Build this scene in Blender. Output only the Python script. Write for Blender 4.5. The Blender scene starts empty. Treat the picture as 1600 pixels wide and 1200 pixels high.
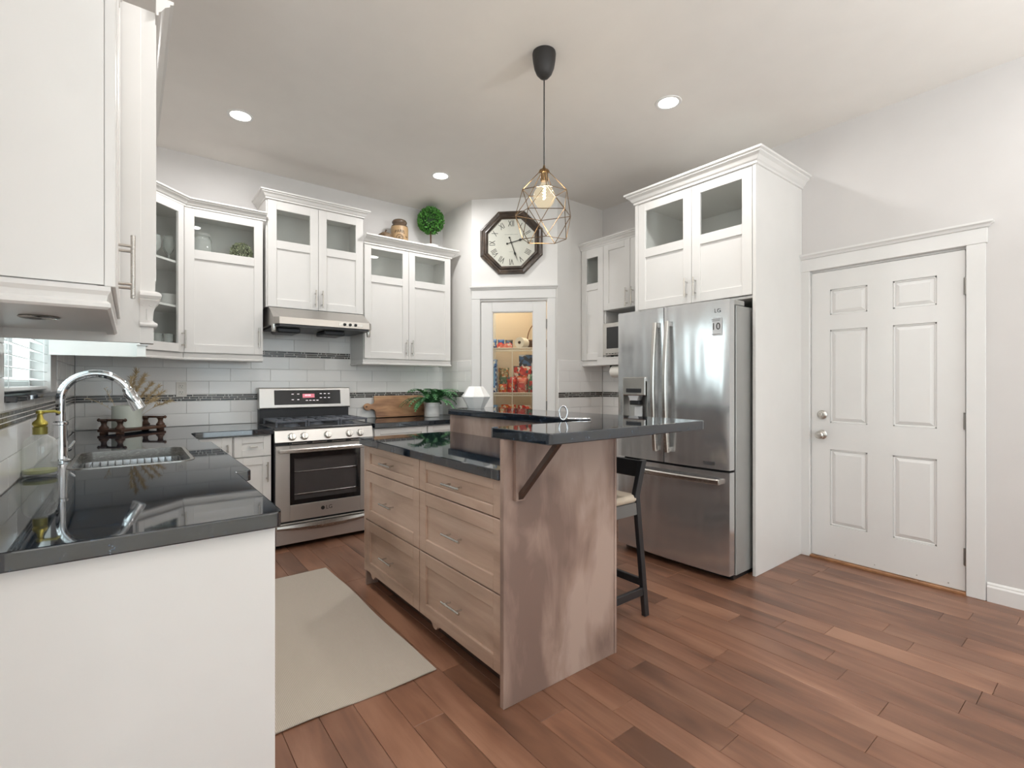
import bpy, bmesh, math, random
from mathutils import Vector, Matrix
random.seed(7)
S = bpy.context.scene
COL = S.collection
R = math.radians
PI = math.pi

# ------------------------------------------------------------------ camera, world, lights, exposure
cam_d = bpy.data.cameras.new('camera'); cam = bpy.data.objects.new('camera', cam_d); COL.objects.link(cam)
cam_d.sensor_width = 36.0; cam_d.sensor_fit = 'HORIZONTAL'
cam_d.lens = 765.0 / 1600.0 * 36.0
cam_d.shift_y = -1.0 / 1600.0
cam_d.clip_start = 0.02
cam.location = (0, 0, 1.243)
cam.rotation_euler = (R(90), 0, -math.atan2(0.61533, 0.78827))
S.camera = cam

W = bpy.data.worlds.new('World'); S.world = W; W.use_nodes = True
nt = W.node_tree; bg = nt.nodes['Background']
sky = nt.nodes.new('ShaderNodeTexSky'); sky.sky_type = 'HOSEK_WILKIE'; sky.turbidity = 4.0
sky.ground_albedo = 0.5; sky.sun_direction = (-0.3, 0.5, 0.8)
mixw = nt.nodes.new('ShaderNodeMixRGB'); mixw.inputs[0].default_value = 0.6
mixw.inputs[2].default_value = (1.0, 1.0, 1.0, 1)
nt.links.new(sky.outputs[0], mixw.inputs[1]); nt.links.new(mixw.outputs[0], bg.inputs[0])
bg.inputs[1].default_value = 1.0

def area(name, loc, rot, sx, sy, power, color, spread=180):
    d = bpy.data.lights.new(name, 'AREA'); d.shape = 'RECTANGLE'; d.size = sx; d.size_y = sy
    d.energy = power; d.color = color; d.spread = R(spread)
    o = bpy.data.objects.new(name, d); COL.objects.link(o); o.location = loc; o.rotation_euler = rot
    return o
DAY = (0.82, 0.91, 1.0)
# daylight standing in the window openings of the room (added ones behind the camera, and the one over the sink)
area('daylight_rear_window', (-0.9, -3.75, 1.55), (R(90), 0, 0), 1.9, 1.7, 40, DAY)
area('daylight_rear_door', (2.2, -3.75, 1.25), (R(90), 0, 0), 2.2, 2.2, 52, DAY)
area('daylight_side_window', (-2.75, -1.4, 1.55), (R(90), 0, R(-90)), 2.0, 1.6, 20, DAY)
area('daylight_sink_window', (-0.50, 2.74, 1.66), (R(90), 0, R(-90)), 1.15, 0.88, 17, (0.86, 0.96, 1.0))

S.view_settings.view_transform = 'Standard'
S.view_settings.look = 'None'
S.view_settings.gamma = 1.0
S.view_settings.use_curve_mapping = False
S.view_settings.exposure = -0.12
S.cycles.max_bounces = 10
S.cycles.diffuse_bounces = 6
S.cycles.glossy_bounces = 5
S.cycles.transparent_max_bounces = 16
S.cycles.sample_clamp_indirect = 6.0
S.cycles.caustics_reflective = False
S.cycles.caustics_refractive = False
S.cycles.use_denoising = True

# ------------------------------------------------------------------ materials
MATS = {}
def srgb(r, g, b):
    f = lambda c: (c / 12.92 if c <= 0.04045 else ((c + 0.055) / 1.055) ** 2.4)
    return (f(r / 255), f(g / 255), f(b / 255), 1)
def base_mat(name):
    m = bpy.data.materials.new(name); m.use_nodes = True
    MATS[name] = m
    return m, m.node_tree, m.node_tree.nodes['Principled BSDF']
def ramp(nt, fac, cols):
    r = nt.nodes.new('ShaderNodeValToRGB'); e = r.color_ramp.elements
    while len(e) < len(cols): e.new(0.5)
    for k, (p, c) in enumerate(cols): e[k].position = p; e[k].color = c
    nt.links.new(fac, r.inputs[0]); return r.outputs[0]
def coords(nt, kind='Object', scale=(1, 1, 1), offs=None):
    t = nt.nodes.new('ShaderNodeTexCoord'); mp = nt.nodes.new('ShaderNodeMapping')
    mp.inputs['Scale'].default_value = scale
    if offs is not None:
        add = nt.nodes.new('ShaderNodeVectorMath'); add.operation = 'ADD'
        nt.links.new(t.outputs[kind], add.inputs[0]); nt.links.new(offs, add.inputs[1])
        nt.links.new(add.outputs[0], mp.inputs[0])
    else: nt.links.new(t.outputs[kind], mp.inputs[0])
    return mp.outputs[0]
def noise_n(nt, vec, scale, detail=3, rough=0.5, dist=0.0):
    n = nt.nodes.new('ShaderNodeTexNoise'); n.inputs['Scale'].default_value = scale
    n.inputs['Detail'].default_value = detail; n.inputs['Roughness'].default_value = rough
    n.inputs['Distortion'].default_value = dist
    nt.links.new(vec, n.inputs['Vector']); return n.outputs['Fac']
def bump(nt, bs, h, strength=0.1, dist=0.002):
    b = nt.nodes.new('ShaderNodeBump'); b.inputs['Strength'].default_value = strength
    b.inputs['Distance'].default_value = dist
    nt.links.new(h, b.inputs['Height']); nt.links.new(b.outputs[0], bs.inputs['Normal'])
def plain(name, col, rough=0.5, metal=0.0, spec=0.5, var=0.04, vs=6.0, ior=None, coat=0):
    m, nt, bs = base_mat(name)
    f = noise_n(nt, coords(nt), vs, 2)
    a = tuple(max(0, c * (1 - var)) for c in col[:3]) + (1,)
    b = tuple(min(1, c * (1 + var)) for c in col[:3]) + (1,)
    nt.links.new(ramp(nt, f, [(0.3, a), (0.7, b)]), bs.inputs['Base Color'])
    bs.inputs['Roughness'].default_value = rough; bs.inputs['Metallic'].default_value = metal
    bs.inputs['Specular IOR Level'].default_value = spec
    if ior: bs.inputs['IOR'].default_value = ior
    if coat: bs.inputs['Coat Weight'].default_value = coat
    return m
def emit(name, col, strength):
    m, nt, bs = base_mat(name)
    bs.inputs['Base Color'].default_value = col
    bs.inputs['Emission Color'].default_value = col; bs.inputs['Emission Strength'].default_value = strength
    return m
def glass(name, tint=(0.97, 0.985, 0.98, 1), boost=1.0, haze=0.0, hazecol=(0.9, 0.9, 0.9, 1), lamp=False):
    m = bpy.data.materials.new(name); m.use_nodes = True; nt = m.node_tree; MATS[name] = m
    nt.nodes.clear(); out = nt.nodes.new('ShaderNodeOutputMaterial')
    tr = nt.nodes.new('ShaderNodeBsdfTransparent'); tr.inputs[0].default_value = tint
    gl = nt.nodes.new('ShaderNodeBsdfGlossy'); gl.inputs['Roughness'].default_value = 0.01
    fr = nt.nodes.new('ShaderNodeFresnel'); fr.inputs[0].default_value = 1.5
    ge = nt.nodes.new('ShaderNodeNewGeometry')
    inv = nt.nodes.new('ShaderNodeMath'); inv.operation = 'SUBTRACT'; inv.inputs[0].default_value = 1
    nt.links.new(ge.outputs['Backfacing'], inv.inputs[1])
    mu = nt.nodes.new('ShaderNodeMath'); mu.operation = 'MULTIPLY'; nt.links.new(fr.outputs[0], mu.inputs[0]); nt.links.new(inv.outputs[0], mu.inputs[1])
    mb_ = nt.nodes.new('ShaderNodeMath'); mb_.operation = 'MULTIPLY'; mb_.use_clamp = True; mb_.inputs[1].default_value = boost
    nt.links.new(mu.outputs[0], mb_.inputs[0])
    mx = nt.nodes.new('ShaderNodeMixShader'); nt.links.new(mb_.outputs[0], mx.inputs[0])
    nt.links.new(tr.outputs[0], mx.inputs[1]); nt.links.new(gl.outputs[0], mx.inputs[2])
    res = mx.outputs[0]
    if haze:
        df = nt.nodes.new('ShaderNodeEmission' if lamp else 'ShaderNodeBsdfDiffuse'); df.inputs[0].default_value = hazecol
        m2 = nt.nodes.new('ShaderNodeMixShader'); m2.inputs[0].default_value = haze
        nt.links.new(res, m2.inputs[1]); nt.links.new(df.outputs[0], m2.inputs[2]); res = m2.outputs[0]
    nt.links.new(res, out.inputs[0])
    return m
def wood(name, cols, rough=0.45, grain=(1, 1, 0.06), scale=14, rnd=False, bstr=0.06, spec=0.5, blotch=0.35):
    """cols: dark, mid, light"""
    m, nt, bs = base_mat(name)
    offs = None
    if rnd:
        oi = nt.nodes.new('ShaderNodeObjectInfo'); mm = nt.nodes.new('ShaderNodeMath'); mm.operation = 'MULTIPLY'
        mm.inputs[1].default_value = 57.0; nt.links.new(oi.outputs['Random'], mm.inputs[0]); offs = mm.outputs[0]
    v = coords(nt, 'Object', grain, offs)
    f = noise_n(nt, v, scale, 6, 0.6, 0.6)
    f2 = noise_n(nt, coords(nt, 'Object', tuple(g ** 0.5 for g in grain), offs), scale * 0.35, 3, 0.55, 0.3)
    mx = nt.nodes.new('ShaderNodeMath'); mx.operation = 'MULTIPLY_ADD'; mx.inputs[1].default_value = blotch * 2
    sub = nt.nodes.new('ShaderNodeMath'); sub.operation = 'SUBTRACT'; sub.inputs[1].default_value = 0.5
    nt.links.new(f2, sub.inputs[0]); nt.links.new(sub.outputs[0], mx.inputs[0]); nt.links.new(f, mx.inputs[2])
    c = ramp(nt, mx.outputs[0], [(0.25, cols[0]), (0.5, cols[1]), (0.75, cols[2])])
    if rnd:
        hs = nt.nodes.new('ShaderNodeHueSaturation')
        mr = nt.nodes.new('ShaderNodeMapRange'); mr.inputs[3].default_value = 0.84; mr.inputs[4].default_value = 1.16
        nt.links.new(oi.outputs['Random'], mr.inputs[0]); nt.links.new(mr.outputs[0], hs.inputs['Value'])
        nt.links.new(c, hs.inputs['Color']); c = hs.outputs[0]
    nt.links.new(c, bs.inputs['Base Color'])
    bs.inputs['Roughness'].default_value = rough; bs.inputs['Specular IOR Level'].default_value = spec
    bump(nt, bs, f, bstr, 0.002)
    return m
def brushed(name, col, rough=0.22, scale=(3, 3, 90), bstr=0.04, aniso=0.6, wave=0.0, rot=0.0):
    m, nt, bs = base_mat(name)
    bs.inputs['Base Color'].default_value = col; bs.inputs['Metallic'].default_value = 1.0
    bs.inputs['Roughness'].default_value = rough
    bs.inputs['Anisotropic'].default_value = aniso; bs.inputs['Anisotropic Rotation'].default_value = rot
    f = noise_n(nt, coords(nt, 'Object', scale), 12, 2)
    mr = nt.nodes.new('ShaderNodeMapRange'); mr.inputs[3].default_value = rough * 0.8; mr.inputs[4].default_value = rough * 1.25
    nt.links.new(f, mr.inputs[0]); nt.links.new(mr.outputs[0], bs.inputs['Roughness'])
    if wave:
        f2 = noise_n(nt, coords(nt, 'Object', (5, 5, 0.9)), 1.6, 1)
        bump(nt, bs, f2, wave, 0.02)
    return m

plain('white_paint', srgb(225, 223, 220), 0.38, var=0.012)
plain('trim_paint', srgb(226, 225, 223), 0.4, var=0.01)
plain('wall_paint', srgb(224, 222, 221), 0.7, var=0.012, spec=0.3)
plain('wall_white', srgb(212, 209, 207), 0.7, var=0.012, spec=0.3)
plain('ceiling_paint', srgb(232, 228, 223), 0.85, var=0.012, spec=0.2)
plain('pantry_paint', srgb(222, 208, 188), 0.75, var=0.012, spec=0.2)
plain('grout', srgb(196, 192, 186), 0.8)
plain('grout_light', srgb(242, 240, 236), 0.8)
plain('wall_light', srgb(232, 230, 227), 0.7, var=0.012, spec=0.3)
# glazed tile, slightly different per tile
def tile_mat():
    m, nt, bs = base_mat('tile_glaze')
    oi = nt.nodes.new('ShaderNodeObjectInfo')
    nt.links.new(ramp(nt, oi.outputs['Random'], [(0.0, srgb(243, 241, 239)), (1.0, srgb(249, 248, 246))]), bs.inputs['Base Color'])
    bs.inputs['Roughness'].default_value = 0.12
    return m
tile_mat()
def mosaic_mat():
    m, nt, bs = base_mat('mosaic_glass')
    g = nt.nodes.new('ShaderNodeNewGeometry')
    nt.links.new(ramp(nt, g.outputs['Random Per Island'], [(0.0, srgb(34, 32, 32)), (0.45, srgb(62, 54, 50)), (0.7, srgb(92, 88, 84)), (0.9, srgb(38, 42, 44)), (1.0, srgb(120, 116, 110))]), bs.inputs['Base Color'])
    bs.inputs['Roughness'].default_value = 0.18
    return m
mosaic_mat()
def granite_mat():
    m, nt, bs = base_mat('black_granite')
    v = coords(nt)
    f = noise_n(nt, v, 160, 3, 0.65)
    f2 = noise_n(nt, v, 28, 3, 0.6)
    mm = nt.nodes.new('ShaderNodeMath'); mm.operation = 'MULTIPLY'; nt.links.new(f, mm.inputs[0]); nt.links.new(f2, mm.inputs[1])
    nt.links.new(ramp(nt, mm.outputs[0], [(0.22, srgb(16, 21, 27)), (0.36, srgb(27, 40, 54)), (0.47, srgb(92, 110, 128))]), bs.inputs['Base Color'])
    bs.inputs['Roughness'].default_value = 0.035; bs.inputs['IOR'].default_value = 1.9
    return m
granite_mat()
wood('floor_wood', (srgb(98, 67, 51), srgb(126, 88, 68), srgb(148, 109, 87)), 0.32, (1, 0.12, 1), 9, rnd=True, bstr=0.04, blotch=0.6)
wood('island_wood', (srgb(124, 102, 92), srgb(152, 128, 116), srgb(172, 150, 138)), 0.42, (1, 1, 0.28), 8, bstr=0.04, blotch=1.1)
wood('island_drawer_wood', (srgb(152, 126, 109), srgb(178, 151, 133), srgb(196, 171, 154)), 0.38, (1, 0.12, 1), 8, bstr=0.04, blotch=0.4)
wood('acacia_wood', (srgb(128, 86, 60), srgb(196, 148, 108), srgb(226, 188, 146)), 0.4, (0.10, 1, 1), 15, blotch=0.8)
wood('dark_walnut', (srgb(52, 36, 28), srgb(82, 58, 46), srgb(110, 80, 64)), 0.45, (0.2, 1, 1), 14)
wood('bracket_wood', (srgb(48, 33, 26), srgb(66, 47, 38), srgb(84, 62, 50)), 0.5, (1, 1, 0.15), 10)
wood('clock_wood', (srgb(40, 32, 26), srgb(66, 54, 45), srgb(92, 76, 62)), 0.3, (1, 1, 1), 10, spec=0.6)
wood('threshold_oak', (srgb(120, 82, 52), srgb(150, 106, 72), srgb(172, 126, 88)), 0.45, (1, 0.1, 1), 12)
brushed('steel', srgb(206, 203, 199), 0.3, aniso=0.5)
MATS['steel'].node_tree.nodes['Principled BSDF'].inputs['Metallic'].default_value = 0.8
brushed('hood_steel', srgb(190, 186, 181), 0.4, aniso=0.3)
brushed('fridge_steel', srgb(208, 209, 210), 0.2, aniso=0.8, wave=0.6)
MATS['fridge_steel'].node_tree.nodes['Principled BSDF'].inputs['Metallic'].default_value = 0.85
brushed('handle_steel', srgb(206, 203, 198), 0.25, aniso=0.2)
brushed('nickel', srgb(200, 196, 190), 0.28, aniso=0.0)
brushed('dark_nickel', srgb(150, 147, 143), 0.3, aniso=0.0)
plain('fridge_side', srgb(160, 160, 157), 0.38, 0.35)
plain('chrome', srgb(214, 216, 219), 0.06, 1.0, var=0.0)
plain('sink_steel', srgb(176, 178, 179), 0.24, 0.95, var=0.02)
plain('black_plastic', srgb(30, 30, 31), 0.4)
plain('black_glass', srgb(22, 22, 24), 0.06, ior=1.6)
plain('dark_grey_metal', srgb(62, 62, 64), 0.4, 0.6)
plain('cast_iron', srgb(92, 96, 104), 0.45, 0.2)
plain('range_enamel', srgb(72, 72, 74), 0.3)
plain('pendant_black', srgb(44, 42, 41), 0.55)
plain('bronze_wire', srgb(120, 98, 72), 0.3, 0.9)
plain('stool_black', srgb(40, 40, 42), 0.42)
plain('stool_grey', srgb(110, 108, 106), 0.45)
plain('ceramic_white', srgb(236, 235, 233), 0.3)
plain('ceramic_mint', srgb(206, 212, 202), 0.4)
plain('outlet_white', srgb(230, 226, 219), 0.4)
plain('slot_dark', srgb(60, 58, 56), 0.6)
plain('clock_face', srgb(226, 219, 209), 0.5)
plain('ink_black', srgb(38, 34, 32), 0.5)
plain('ink_grey', srgb(70, 70, 72), 0.5)
plain('crock_body', srgb(176, 146, 108), 0.45, var=0.1)
plain('crock_glaze', srgb(96, 80, 66), 0.25, var=0.15)
plain('pumpkin_brown', srgb(104, 84, 62), 0.6, var=0.2)
plain('reflector_pale', srgb(214, 208, 198), 0.95, var=0.05, vs=40)
plain('stem_brown', srgb(86, 60, 44), 0.7)
plain('leaf_boxwood', srgb(84, 146, 62), 0.5, var=0.6, vs=90)
plain('leaf_preserved', srgb(166, 172, 140), 0.6, var=0.5, vs=110)
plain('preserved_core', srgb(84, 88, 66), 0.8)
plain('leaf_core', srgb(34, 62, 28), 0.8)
plain('fern_green', srgb(92, 146, 96), 0.45, var=0.35, vs=20)
plain('pampas_tan', srgb(212, 190, 152), 0.85, var=0.15)
plain('soil', srgb(52, 42, 34), 0.9)
plain('gold', srgb(186, 170, 84), 0.28, 0.75)
plain('gold_dark', srgb(128, 120, 62), 0.35, 0.6)
plain('soap_green', srgb(150, 152, 66), 0.3)
plain('shelf_wire', srgb(232, 228, 220), 0.4)
plain('wicker', srgb(128, 92, 60), 0.7, var=0.2, vs=80)
plain('paper_white', srgb(238, 234, 226), 0.85)
plain('cardboard', srgb(150, 120, 90), 0.8)
plain('pack_blue', srgb(60, 110, 178), 0.35, var=0.15)
plain('pack_lightblue', srgb(128, 176, 222), 0.35, var=0.12)
plain('pack_red', srgb(206, 58, 44), 0.35, var=0.25, vs=30)
plain('pack_orange', srgb(222, 110, 50), 0.35, var=0.25, vs=30)
plain('pack_pink', srgb(226, 120, 108), 0.4, var=0.2)
plain('pack_green', srgb(92, 128, 96), 0.4, var=0.3, vs=30)
plain('pack_beige', srgb(186, 164, 124), 0.5, var=0.3, vs=40)
plain('pack_dark', srgb(62, 66, 80), 0.4, var=0.2)
plain('cushion', srgb(206, 190, 170), 0.85, var=0.05)
plain('label_white', srgb(206, 208, 210), 0.4)
plain('rubber', srgb(24, 24, 24), 0.7)
plain('oven_inside', srgb(140, 134, 130), 0.5)
plain('blind_white', srgb(240, 242, 242), 0.45)
glass('clear_glass')
glass('window_glass', (0.95, 0.98, 0.97, 1))
glass('oven_glass', (0.72, 0.72, 0.73, 1), 1.6)
glass('bottle_glass', (0.92, 0.94, 0.92, 1), 2.0, 0.22)
glass('jar_glass', (0.92, 0.94, 0.92, 1), 1.8, 0.25)
glass('bulb_glass', (1.0, 0.93, 0.80, 1), 1.2, 0.42, (1.0, 0.86, 0.62, 1), True)
emit('lamp_lens', (1.0, 0.97, 0.90, 1), 9.0)
emit('bulb_glow', (1.0, 0.86, 0.58, 1), 1.0)
emit('filament', (1.0, 0.85, 0.55, 1), 8.0)
emit('display_pink', (0.75, 0.22, 0.28, 1), 0.5)
emit('display_white', (0.95, 0.85, 0.9, 1), 0.9)
def printed(name, cols, scale=38):
    m, nt, bs = base_mat(name)
    vo = nt.nodes.new('ShaderNodeTexVoronoi'); vo.inputs['Scale'].default_value = scale
    nt.links.new(coords(nt, 'Object', (1, 1, 1)), vo.inputs['Vector'])
    sp = nt.nodes.new('ShaderNodeSeparateColor'); nt.links.new(vo.outputs['Color'], sp.inputs[0])
    r = ramp(nt, sp.outputs[0], [(i / len(cols), c) for i, c in enumerate(cols)])
    r.node.color_ramp.interpolation = 'CONSTANT'
    nt.links.new(r, bs.inputs['Base Color']); bs.inputs['Roughness'].default_value = 0.35
printed('print_red', [srgb(208, 52, 44), srgb(190, 40, 40), srgb(232, 92, 66), srgb(214, 58, 46), srgb(238, 226, 214), srgb(90, 90, 88)])
printed('print_orange', [srgb(226, 112, 54), srgb(208, 70, 48), srgb(238, 150, 70), srgb(232, 214, 190), srgb(200, 60, 46)])
printed('print_beige', [srgb(188, 168, 130), srgb(150, 126, 90), srgb(222, 208, 178), srgb(110, 118, 84), srgb(196, 120, 70)], 48)
printed('print_blue', [srgb(70, 118, 184), srgb(40, 70, 130), srgb(180, 204, 232), srgb(236, 236, 236), srgb(96, 150, 210)])
printed('print_green', [srgb(96, 132, 100), srgb(196, 70, 60), srgb(70, 100, 88), srgb(216, 212, 196)])
printed('print_dark', [srgb(50, 56, 76), srgb(38, 42, 56), srgb(60, 96, 140), srgb(200, 204, 210)], 26)
printed('print_pink', [srgb(232, 120, 100), srgb(240, 150, 130), srgb(214, 70, 64), srgb(240, 226, 214)])
def rug_mat():
    m, nt, bs = base_mat('rug_weave')
    v = coords(nt, 'Object', (1, 1, 1))
    w1 = nt.nodes.new('ShaderNodeTexWave'); w1.inputs['Scale'].default_value = 55; w1.bands_direction = 'X'
    w2 = nt.nodes.new('ShaderNodeTexWave'); w2.inputs['Scale'].default_value = 55; w2.bands_direction = 'Y'
    nt.links.new(v, w1.inputs[0]); nt.links.new(v, w2.inputs[0])
    mm = nt.nodes.new('ShaderNodeMath'); mm.operation = 'MULTIPLY'; nt.links.new(w1.outputs['Fac'], mm.inputs[0]); nt.links.new(w2.outputs['Fac'], mm.inputs[1])
    nt.links.new(ramp(nt, mm.outputs[0], [(0.0, srgb(178, 167, 152)), (0.6, srgb(210, 202, 190))]), bs.inputs['Base Color'])
    bs.inputs['Roughness'].default_value = 0.95
    bump(nt, bs, mm.outputs[0], 0.5, 0.003)
    return m
rug_mat()

# ------------------------------------------------------------------ mesh helpers
class MB:
    def __init__(s): s.v = []; s.f = []; s.M = None
    def add(s, vs, fs):
        n = len(s.v)
        for p in vs:
            p = Vector(p)
            s.v.append(s.M @ p if s.M is not None else p)
        s.f += [tuple(i + n for i in f) for f in fs]
        return s
    def box(s, x0, x1, y0, y1, z0, z1, b=0.0):
        if x1 < x0: x0, x1 = x1, x0
        if y1 < y0: y0, y1 = y1, y0
        if z1 < z0: z0, z1 = z1, z0
        if b <= 0:
            return s.add([(x, y, z) for x in (x0, x1) for y in (y0, y1) for z in (z0, z1)],
                  [(0, 1, 3, 2), (4, 6, 7, 5), (0, 4, 5, 1), (2, 3, 7, 6), (0, 2, 6, 4), (1, 5, 7, 3)])
        b = min(b, (x1 - x0) * .45, (y1 - y0) * .45, (z1 - z0) * .45)
        vs = []; idx = {}
        for i in (0, 1):
            for j in (0, 1):
                for k in (0, 1):
                    c = ((x0, x1)[i], (y0, y1)[j], (z0, z1)[k]); ins = ((x0 + b, x1 - b)[i], (y0 + b, y1 - b)[j], (z0 + b, z1 - b)[k])
                    for a in range(3):
                        p = list(ins); p[a] = c[a]
                        idx[(i, j, k, a)] = len(vs); vs.append(p)
        fs = []
        for a in range(3):
            o = [q for q in range(3) if q != a]
            for sgn in (0, 1):
                loop = []
                for (m_, n_) in ((0, 0), (1, 0), (1, 1), (0, 1)):
                    key = [0, 0, 0]; key[a] = sgn; key[o[0]] = m_; key[o[1]] = n_
                    loop.append(idx[(key[0], key[1], key[2], a)])
                fs.append(tuple(loop))
            for m_ in (0, 1):
                for n_ in (0, 1):
                    e = []
                    for t in (0, 1):
                        key = [0, 0, 0]; key[a] = t; key[o[0]] = m_; key[o[1]] = n_
                        e.append((idx[(*key, o[0])], idx[(*key, o[1])]))
                    fs.append((e[0][0], e[0][1], e[1][1], e[1][0]))
        for i in (0, 1):
            for j in (0, 1):
                for k in (0, 1): fs.append((idx[(i, j, k, 0)], idx[(i, j, k, 1)], idx[(i, j, k, 2)]))
        return s.add(vs, fs)
    def tube(s, pts, r, n=10, closed=False, rr=None):
        pts = [Vector(p) for p in pts]; N = len(pts); rings = []
        up = None; base = len(s.v); vs = []; fs = []
        for i, p in enumerate(pts):
            if closed: t = (pts[(i + 1) % N] - pts[i - 1]).normalized()
            else: t = (pts[min(i + 1, N - 1)] - pts[max(i - 1, 0)]).normalized()
            if up is None:
                up = t.cross(Vector((0, 0, 1)) if abs(t.z) < 0.9 else Vector((1, 0, 0))).normalized()
            else:
                up = (up - t * up.dot(t)); up = up.normalized() if up.length > 1e-6 else t.orthogonal().normalized()
            w = t.cross(up); ri = rr[i] if rr else r
            for k in range(n):
                a = 2 * PI * k / n; vs.append(p + up * (math.cos(a) * ri) + w * (math.sin(a) * ri))
        m_ = N if closed else N - 1
        for i in range(m_):
            j = (i + 1) % N
            for k in range(n):
                fs.append((i * n + k, i * n + (k + 1) % n, j * n + (k + 1) % n, j * n + k))
        if not closed:
            fs.append(tuple(range(n - 1, -1, -1))); fs.append(tuple((N - 1) * n + k for k in range(n)))
        return s.add(vs, fs)
    def cyl(s, p0, p1, r, n=12): return s.tube([p0, p1], r, n)
    def lathe(s, prof, c=(0, 0, 0), n=24, axis='z', cap=True):
        """prof: list of (r, h)"""
        vs = []; fs = []
        for (r, h) in prof:
            for k in range(n):
                a = 2 * PI * k / n; x, y = r * math.cos(a), r * math.sin(a)
                p = (x, y, h) if axis == 'z' else ((h, x, y) if axis == 'x' else (x, h, y))
                vs.append((p[0] + c[0], p[1] + c[1], p[2] + c[2]))
        for i in range(len(prof) - 1):
            for k in range(n):
                fs.append((i * n + k, i * n + (k + 1) % n, (i + 1) * n + (k + 1) % n, (i + 1) * n + k))
        if cap:
            if prof[0][0] > 1e-5: fs.append(tuple(range(n - 1, -1, -1)))
            if prof[-1][0] > 1e-5: fs.append(tuple((len(prof) - 1) * n + k for k in range(n)))
        return s.add(vs, fs)
    def sphere(s, c, r, n=16, sc=(1, 1, 1)):
        vs = [(c[0], c[1], c[2] - r * sc[2])]; fs = []; m_ = n // 2
        for i in range(1, m_):
            t = PI * i / m_ - PI / 2
            for k in range(n):
                a = 2 * PI * k / n
                vs.append((c[0] + r * sc[0] * math.cos(t) * math.cos(a), c[1] + r * sc[1] * math.cos(t) * math.sin(a), c[2] + r * sc[2] * math.sin(t)))
        vs.append((c[0], c[1], c[2] + r * sc[2])); L = len(vs) - 1
        for k in range(n): fs.append((0, 1 + (k + 1) % n, 1 + k)); fs.append((L, L - n + k, L - n + (k + 1) % n))
        for i in range(m_ - 2):
            for k in range(n):
                a = 1 + i * n
                fs.append((a + k, a + (k + 1) % n, a + n + (k + 1) % n, a + n + k))
        return s.add(vs, fs)
    def prism(s, poly, h0, h1, plane='xy'):
        """extrude a polygon (convex or simple) between h0 and h1. plane xy: (x,y)->z; xz: (x,z) along y; yz: (y,z) along x"""
        f = {'xy': lambda a, b, h: (a, b, h), 'xz': lambda a, b, h: (a, h, b), 'yz': lambda a, b, h: (h, a, b)}[plane]
        n = len(poly); vs = [f(a, b, h0) for a, b in poly] + [f(a, b, h1) for a, b in poly]
        fs = [tuple(range(n)), tuple(range(2 * n - 1, n - 1, -1))] + [(i, (i + 1) % n, n + (i + 1) % n, n + i) for i in range(n)]
        return s.add(vs, fs)
    def sweep(s, path, prof, closed=False):
        """path of (x,y); profile (outward, z), outward is right of the direction of travel"""
        P = [Vector((p[0], p[1])) for p in path]; N = len(P); vs = []; fs = []; m_ = len(prof)
        nor = []
        for i in range(N - 1):
            d = (P[i + 1] - P[i]).normalized(); nor.append(Vector((d.y, -d.x)))
        for i in range(N):
            a = nor[max(i - 1, 0)]; b = nor[min(i, N - 2)]
            mi = (a + b) / (1 + a.dot(b))
            for (o, z) in prof: vs.append((P[i].x + mi.x * o, P[i].y + mi.y * o, z))
        for i in range(N - 1):
            for k in range(m_):
                fs.append((i * m_ + k, i * m_ + (k + 1) % m_, (i + 1) * m_ + (k + 1) % m_, (i + 1) * m_ + k))
        fs.append(tuple(range(m_ - 1, -1, -1))); fs.append(tuple((N - 1) * m_ + k for k in range(m_)))
        return s.add(vs, fs)
    def quad(s, a, b, c, d): return s.add([a, b, c, d], [(0, 1, 2, 3)])
    def mesh(s, name, off=Vector((0, 0, 0)), smooth=None):
        me = bpy.data.meshes.new(name)
        me.from_pydata([tuple(p - off) for p in s.v], [], s.f)
        bm = bmesh.new(); bm.from_mesh(me); bmesh.ops.recalc_face_normals(bm, faces=bm.faces); bm.to_mesh(me); bm.free()
        if smooth:
            me.shade_smooth(); me.set_sharp_from_angle(angle=R(smooth))
        return me

OFF = {}
def thing(name, label, cat, loc=(0, 0, 0), rot=0.0, group=None, local=False, kind=None):
    o = bpy.data.objects.new(name, None); COL.objects.link(o); o.empty_display_size = 0.05
    o.location = loc; o.rotation_euler = (0, 0, rot)
    if kind: o['kind'] = kind
    else: o['label'] = label; o['category'] = cat
    if group: o['group'] = group
    OFF[o.name] = Vector((0, 0, 0)) if (local or rot) else Vector(loc)
    return o
def obj(name, mb, mat, parent=None, smooth=None, org=None, label=None, kind=None, mods=None):
    off = OFF[parent.name] if parent is not None else Vector(org or (0, 0, 0))
    me = mb.mesh(name, off, smooth) if isinstance(mb, MB) else mb
    if mat is not None: me.materials.append(MATS[mat])
    o = bpy.data.objects.new(name, me); COL.objects.link(o)
    if parent is not None: o.parent = parent; OFF[o.name] = off
    else: o.location = off; OFF[o.name] = off
    if label: o['label'] = label
    if kind: o['kind'] = kind
    return o
def tag(o, label, cat, group=None):
    o['label'] = label; o['category'] = cat
    if group: o['group'] = group
    return o
def struct(name, mb, mat, org=None, smooth=None):
    return obj(name, mb, mat, None, smooth, org, kind='structure')
def bevel(o, w, seg=2, ang=35):
    m = o.modifiers.new('bevel', 'BEVEL'); m.width = w; m.segments = seg; m.limit_method = 'ANGLE'; m.angle_limit = R(ang)
    return o
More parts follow.
